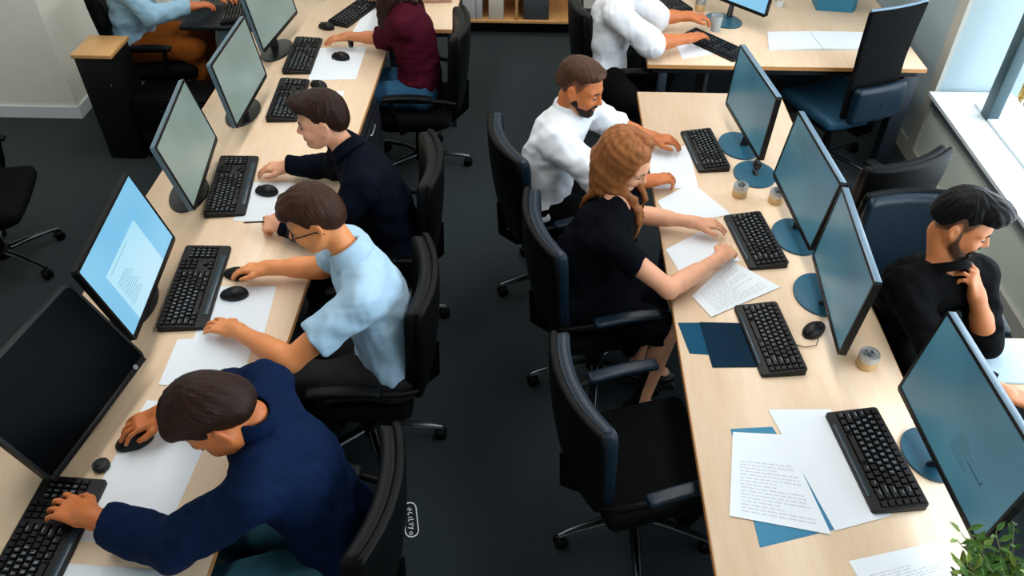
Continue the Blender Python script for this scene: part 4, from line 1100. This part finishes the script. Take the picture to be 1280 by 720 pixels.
for q, (xa, pts) in enumerate([(-.035, [(0, .008), (.006, 0), (0, -.008), (-.005, 0), (.005, 0)]), (-.02, [(0, .008), (-.004, 0), (0, -.008), (.005, -.006)]), (-.008, [(0, .006), (0, -.008)]), (.003, [(-.003, .01), (-.003, -.008), (.003, -.008)]), (.014, [(-.003, .008), (0, -.008), (.004, .008)]), (.026, [(-.004, .006), (0, 0), (.004, .006), (-.002, -.012)])]):
    b.tube([(xa+u, 0, v) for u, v in pts], .0016, 5, up=(0, 1, 0))
b.tube([(.043+.005*math.cos(a), 0, -.004+.005*math.sin(a)) for a in np.linspace(0, 6.3, 9)], .0014, 5, up=(0, 1, 0))
n_ = nrm(V(-.45, .45, .77)); lg = V(0, -.5, .86); lg = nrm(lg-n_*(lg@n_)); sh = np.cross(lg, -n_)
k = MB(); k.prism(rrect(.122, .056, .022), 0, .006)
lp = k.build('maker_plate', M['chair_plastic'], p5)
lp.matrix_local = Matrix.Translation((-.312, -.165, .565)) @ Matrix(((lg[0], sh[0], n_[0]), (lg[1], sh[1], n_[1]), (lg[2], sh[2], n_[2]))).to_4x4()
lt = b.build('lettering', M['logo_white'], lp); lt.matrix_local = Matrix.Translation((0, 0, .0075)) @ Matrix.Rotation(PI, 4, 'Z') @ Matrix.Rotation(-PI/2, 4, 'X')
# ---------------------------------------------------------------- people
def skin_mat(n, rgb, stub=(60, 40, 30), buzz=(60, 42, 32)):
    m = mat(n, rgb, .5, noise=.06, nscale=18, bump=.08, bscale=500)
    nt = m.node_tree; b = nt.nodes['Principled BSDF']; b.inputs['Subsurface Weight'].default_value = .12
    b.inputs['Subsurface Radius'].default_value = (.012, .005, .003); b.inputs['Subsurface Scale'].default_value = 1.
    src = b.inputs['Base Color'].links[0].from_socket
    for at, c, k in (('lip_mask', (178, 102, 86), .75), ('stubble_mask', stub, .95), ('buzz_mask', buzz, .85)):
        a = nt.nodes.new('ShaderNodeAttribute'); a.attribute_name = at
        f = nt.nodes.new('ShaderNodeMath'); f.operation = 'MULTIPLY'; f.inputs[1].default_value = k
        x = nt.nodes.new('ShaderNodeMix'); x.data_type = 'RGBA'; x.inputs['B'].default_value = (*lin(c), 1)
        nt.links.new(a.outputs['Fac'], f.inputs[0]); nt.links.new(f.outputs[0], x.inputs['Factor']); nt.links.new(src, x.inputs['A']); src = x.outputs['Result']
    nt.links.new(src, b.inputs['Base Color'])
    return m
def hair_mat(n, rgb): return mat(n, rgb, .42, noise=.35, nscale=60, bump=.5, bscale=260, stretch=(1, 1, .35), spec=.15)
def cloth(n, rgb, noise=.05): return mat(n, rgb, .85, noise=noise, nscale=14, bump=.25, bscale=900, sheen=.15 if sum(rgb) > 300 else 0., spec=.2 if sum(rgb) > 300 else .06)
SK = {k: skin_mat('skin_'+k, c) for k, c in dict(fair=(228, 146, 88), tan=(204, 130, 84), warm=(194, 112, 60), rosy=(222, 162, 128), olive=(196, 122, 74)).items()}
SK['beard'] = skin_mat('skin_beard', (194, 112, 60), buzz=(74, 46, 32)); SK['black'] = skin_mat('skin_black_hair', (196, 122, 74), (48, 30, 22), (40, 28, 22))
HB, HD, HK, HR, HF = hair_mat('hair_brown', (56, 34, 22)), hair_mat('hair_dark', (40, 24, 17)), hair_mat('hair_black', (6, 6, 7)), hair_mat('hair_long_brown', (138, 86, 48)), hair_mat('hair_mid_brown', (70, 46, 32))
BEARD, STUB = hair_mat('beard_dark', (36, 25, 20)), None
C_LB = cloth('cotton_light_blue', (166, 200, 224)); C_NAVY = cloth('cotton_navy', (12, 28, 58)); C_NAVYD = cloth('cotton_dark_navy', (6, 11, 22))
C_BURG = cloth('cotton_burgundy', (66, 14, 30)); C_WHITE = cloth('cotton_white', (234, 240, 246)); C_WHITE2 = cloth('cotton_white_warm', (224, 228, 232))
C_BLACK = cloth('cotton_black', (9, 10, 12)); C_DRESS = cloth('cotton_midnight', (6, 8, 14)); C_LB2 = cloth('cotton_sky', (150, 190, 214))
T_GREY = cloth('twill_grey', (44, 44, 44)); T_JEAN = cloth('denim_blue', (44, 84, 112), .12); T_TEAL = cloth('denim_teal', (52, 96, 112), .12); T_BLACK = cloth('twill_black', (7, 8, 9)); T_BROWN = cloth('twill_brown', (122, 66, 22))
FLAT = dict(curl=(.16, .32, .25))
# man with glasses
bd, bs, hc, H, N = person('man with glasses in a light blue short sleeved polo typing at the left desk',
    dict(hip=(-.56, 2.22, .555), sL=(-.605, 2.105, 1.0), sR=(-.72, 2.43, 1.0), head=(-.785, 2.29, 1.22), look=(191, 20, 0),
         eL=(-.87, 1.975, .80), wL=(-1.12, 2.135, .79), hL=dict(d=(-.93, .38, -.12), **FLAT), eR=(-.87, 2.50, .795), wR=(-1.09, 2.495, .792), hR=dict(d=(-1, .02, -.04), curl=(.3, .4, .3), up=(0, .25, 1)),
         kL=(-.98, 2.10, .56), kR=(-.98, 2.33, .56), aL=(-.95, 2.08, .1), aR=(-.97, 2.34, .1), arm=1.06),
    SK['fair'], dict(m=C_LB, sleeve=.62, collar=1, loose=1.18, seed=3), dict(m=T_GREY), dict(m=HB, top=.018, fringe=.018, side=.004, seed=2, quiff=.0))
W = lambda *p: hc+H@V(*p)-bs
g = MB()
for q in (1, -1):
    g.tube([W(.1+.006*math.cos(a)*0-.012*(abs(y_)/.06)**2*0+.0*a, y_, -.004+.017*math.sin(a)) for a in np.linspace(0, 2*PI, 17) for y_ in [q*.031+.022*math.cos(a)]], .0022, 6)
    g.tube([W(.1, q*.053, .003), W(.092, q*.073, .004), W(.04, q*.083, .004), W(-.005, q*.086, .002), W(-.03, q*.084, -.02)], .0024, 6)
g.tube([W(.1, .009, .0), W(.104, 0, .003), W(.1, -.009, .0)], .002, 6)
g.build('eyeglasses', M['watch'], bd)
# dark haired man in navy
person('dark haired man in a dark navy sweater holding a short pen',
    dict(hip=(-.63, 2.96, .555), sL=(-.73, 2.81, 1.0), sR=(-.86, 3.12, 1.01), head=(-.915, 3.01, 1.2), look=(189, 7, 0),
         eL=(-.92, 2.71, .80), wL=(-1.10, 2.785, .792), hL=dict(d=(-.97, .2, -.1), each=[(.5, .7, .5), (.8, .9, .6), (.9, 1., .7), (1., 1., .7)], up=(0, -.5, 1), thumb=1), eR=(-.965, 3.235, .80), wR=(-1.195, 3.245, .79), hR=dict(d=(-1, .03, -.05), curl=(.3, .45, .35)),
         kL=(-1.05, 2.86, .56), kR=(-1.05, 3.08, .56), aL=(-1.02, 2.86, .1), aR=(-1.02, 3.08, .1)),
    SK['rosy'], dict(m=C_NAVYD, sleeve=dict(L=1.96, R=1.96), collar=.8, seed=5), dict(m=T_BLACK), dict(m=HD, top=.016, fringe=.01, seed=4, quiff=.006))
# man in navy sweater, nearest
person('man in a navy sweater bent low over the near left keyboard, head down',
    dict(hip=(-.60, 1.40, .555), sL=(-.77, 1.28, 1.005), sR=(-.84, 1.68, 1.02), head=(-.885, 1.45, 1.15), look=(196, 48, 0), hs=1.15, lift=.034,
         eL=(-1.03, 1.225, .80), wL=(-1.32, 1.315, .79), hL=dict(s=1.14, d=(-.93, .36, -.08), curl=(.2, .35, .3)), eR=(-1.03, 1.80, .80), wR=(-1.235, 1.715, .795), hR=dict(d=(-.84, -.5, -.05), curl=(.25, .4, .3)),
         kL=(-1.0, 1.20, .56), kR=(-1.02, 1.47, .56), aL=(-.97, 1.2, .1), aR=(-1., 1.48, .1), w=1.14, arm=1.1),
    SK['warm'], dict(m=C_NAVY, sleeve=dict(L=1.72, R=1.8), collar=1.3, seed=7, loose=1.2), dict(m=T_TEAL), dict(m=HD, top=.02, fringe=.008, seed=6))
# bearded man
person('bearded man in a white shirt with rolled sleeves typing at the right bench desk',
    dict(hip=(.03, 3.33, .555), sR=(.08, 3.21, 1.0), sL=(.20, 3.53, 1.0), head=(.185, 3.345, 1.205), look=(-22, 16, 0), hs=1.03,
         eR=(.32, 3.115, .80), wR=(.535, 3.19, .79), hR=dict(d=(.9, .4, -.06), each=[(.2, .4, .3), (.3, .6, .4), (.5, .7, .5), (.6, .8, .5)]), eL=(.395, 3.66, .80), wL=(.575, 3.57, .792), hL=dict(d=(1, -.05, -.05), curl=(.3, .5, .4)),
         buzz=1, kR=(.45, 3.25, .56), kL=(.46, 3.48, .56), aR=(.43, 3.25, .1), aL=(.44, 3.48, .1), arm=1.08, w=1.04),
    SK['beard'], dict(m=C_WHITE, sleeve=dict(L=1.12, R=1.16), collar=1, seed=9, loose=1.15), dict(m=T_BLACK), dict(m=HF, top=.0, fringe=-.006, side=-.003, seed=8, fade=True, beard=BEARD))
# long haired woman
person('long haired woman in a dark short sleeved dress at the right bench desk',
    dict(hip=(.15, 2.66, .555), sR=(.285, 2.545, .95), sL=(.375, 2.825, .955), head=(.355, 2.775, 1.18), look=(-26, 26, 4), hs=.97, female=True,
         eR=(.535, 2.425, .79), wR=(.775, 2.635, .792), hR=dict(d=(.6, .78, -.12), s=.9, curl=(.4, .6, .5), up=(.3, -.1, 1)), eL=(.45, 2.92, .79), wL=(.70, 2.87, .79), hL=dict(d=(1, .04, -.06), s=.9, curl=(.25, .4, .3)),
         kR=(.56, 2.46, .555), kL=(.57, 2.69, .555), aR=(.50, 2.45, .1), aL=(.5, 2.68, .1), w=.9, arm=.92, nk=.9),
    SK['rosy'], dict(m=C_DRESS, sleeve=.52, seed=11, neck=.05, name='dress_top'), dict(m=C_DRESS, skirt=True), dict(kind='long', m=HR, length=.25, seed=2, brow=HF))
# man in black
person('man in black with a goatee and swept black hair, chin resting on his hand',
    dict(hip=(1.56, 2.56, .555), sR=(1.35, 2.265, .985), sL=(1.64, 2.335, .985), stubble=1, buzz=1, head=(1.51, 2.36, 1.215), look=(-30, 14, 0), face=(.1, -1, 0),
         eL=(1.705, 2.215, .755), wL=(1.592, 2.228, .976), hL=dict(d=(-.42, .10, .9), up=(.75, -.55, .3), each=[(.5, .9, .7), (.7, 1., .7), (.8, 1., .7), (.9, 1., .7)]), eR=(1.51, 2.06, .75), wR=(1.66, 1.96, .755), hR=dict(d=(.9, -.3, -.15), curl=(.3, .5, .4)),
         kR=(1.475, 2.12, .56), kL=(1.65, 2.12, .56), aR=(1.475, 2.14, .1), aL=(1.65, 2.14, .1)),
    SK['black'], dict(m=C_BLACK, sleeve=dict(L=1.25, R=1.8), collar=.5, neck=.05, seed=13), dict(m=T_BLACK), dict(m=HK, top=.02, fringe=.016, side=-.002, fade=True, seed=12, quiff=.016, beard=BEARD, full=False))
# woman in burgundy
bd, bs, hc, H, N = person('woman in a burgundy top and jeans, black wristwatch, left desk',
    dict(hip=(-.73, 4.52, .555), sL=(-.80, 4.44, 1.0), sR=(-.83, 4.76, 1.0), head=(-.90, 4.62, 1.22), look=(180, 20, 0), hs=.97, female=True,
         lift=.032, eL=(-.92, 4.62, .80), wL=(-1.175, 4.66, .79), hL=dict(d=(-.96, -.22, -.06), s=.92, curl=(.25, .4, .3)), eR=(-.96, 5.03, .80), wR=(-1.06, 5.25, .795), hR=dict(d=(-.5, .86, -.05), s=.92),
         kL=(-1.12, 4.42, .56), kR=(-1.12, 4.62, .56), aL=(-1.1, 4.42, .1), aR=(-1.1, 4.62, .1), w=.92, arm=.94, nk=.9),
    SK['tan'], dict(m=C_BURG, sleeve=dict(L=1.25, R=1.25), seed=15, name='knit_top', loose=1.2), dict(m=T_JEAN), dict(kind='long', m=HD, length=.26, seed=5, brow=HD))
w_ = MB(); p = V(-1.155, 4.657, .79)-bs
w_.lathe([(.032, -.009), (.0345, -.009), (.0345, .009), (.032, .009), (.032, -.009)], p, 24, X=Matrix(((0, 0, -1), (0, 1, 0), (1, 0, 0)))); w_.box(p+V(0, 0, .034), (.014, .014, .004), 0, bev=.002)
w_.build('wristwatch', M['watch'], bd)
# white shirt at the cross desk
person('person in a white shirt with rolled sleeves at the cross desk',
    dict(hip=(.42, 4.79, .565), sR=(.43, 4.58, 1.03), sL=(.50, 4.93, 1.03), head=(.53, 4.80, 1.26), look=(20, 15, 0),
         lift=.034, eR=(.665, 4.60, .80), wR=(.91, 4.715, .788), hR=dict(d=(.75, .62, -.04), curl=(.2, .35, .25)), eL=(.735, 4.985, .80), wL=(.94, 5.01, .80), hL=dict(d=(1, .0, .0), curl=(.5, .6, .5)),
         kR=(.55, 4.38, .56), kL=(.78, 4.78, .56), aR=(.55, 4.38, .1), aL=(.76, 4.78, .1), w=1.05, arm=1.06),
    SK['warm'], dict(m=C_WHITE2, sleeve=dict(L=1.05, R=1.02), seed=17, collar=1, hem=-.07, loose=1.25), dict(m=T_BLACK), dict(m=HD, seed=9))
# light blue shirt, brown trousers
person('man in a light blue long sleeved shirt and brown trousers',
    dict(hip=(-2.70, 5.08, .565), sR=(-2.60, 4.89, 1.02), sL=(-2.56, 5.23, 1.02), head=(-2.50, 5.08, 1.25), look=(5, 20, 0),
         lift=.03, eR=(-2.47, 4.90, .80), wR=(-2.27, 5.08, .79), hR=dict(d=(.8, .5, -.03), curl=(.35, .5, .4)), eL=(-2.40, 5.37, .80), wL=(-2.18, 5.30, .79), hL=dict(d=(1, -.2, -.03)),
         kR=(-2.30, 5.0, .57), kL=(-2.30, 5.2, .57), aR=(-2.32, 5.02, .1), aL=(-2.32, 5.2, .1), w=1.05),
    SK['warm'], dict(m=C_LB2, sleeve=dict(L=1.92, R=1.92), seed=19, collar=1), dict(m=T_BROWN, shoe=mat('shoe_brown', (96, 58, 30), .5, noise=.1)), dict(m=HD, seed=10))

# ---------------------------------------------------------------- light and camera
def area(name, loc, rot, sx, sy, power, col):
    l = bpy.data.lights.new(name, 'AREA'); l.shape = 'RECTANGLE'; l.size = sx; l.size_y = sy; l.energy = power; l.color = col
    o = bpy.data.objects.new(name, l); COL.objects.link(o); o.location = loc; o.rotation_euler = [R(a) for a in rot]; return o
wd = bpy.data.worlds.new('daylight'); SC.world = wd; wd.use_nodes = True
bg = wd.node_tree.nodes['Background']; bg.inputs['Color'].default_value = (.80, .90, 1., 1); bg.inputs['Strength'].default_value = 6.
wl = area('window_daylight', (2.72, 1.2, 1.7), (0, 90, 0), 2.3, 6.2, 1, (1, 1, 1)); wl.data.cycles.is_portal = True
area('overhead_fill_left', (-1.6, 3.7, 3.55), (0, 0, 0), .6, 5.4, 80, (1., .975, .94))  # added overhead fill light, out of view, without a fixture
area('overhead_fill_right', (.9, 3.8, 3.55), (0, 0, 0), .6, 5.2, 92, (1., .975, .94))  # second added fill light, brightens the far right; no fixture
cam = bpy.data.cameras.new('camera'); co = bpy.data.objects.new('camera', cam); COL.objects.link(co)
cam.sensor_width = 36; cam.lens = 36*1013/1280
co.location = (0, 0, 2.95); co.rotation_euler = (R(90-41.6), 0, R(2.1)); cam.clip_start = .05
SC.camera = co
SC.view_settings.view_transform = 'Standard'; SC.view_settings.look = 'None'; SC.view_settings.gamma = 1; SC.view_settings.use_curve_mapping = False
SC.view_settings.exposure = 0.
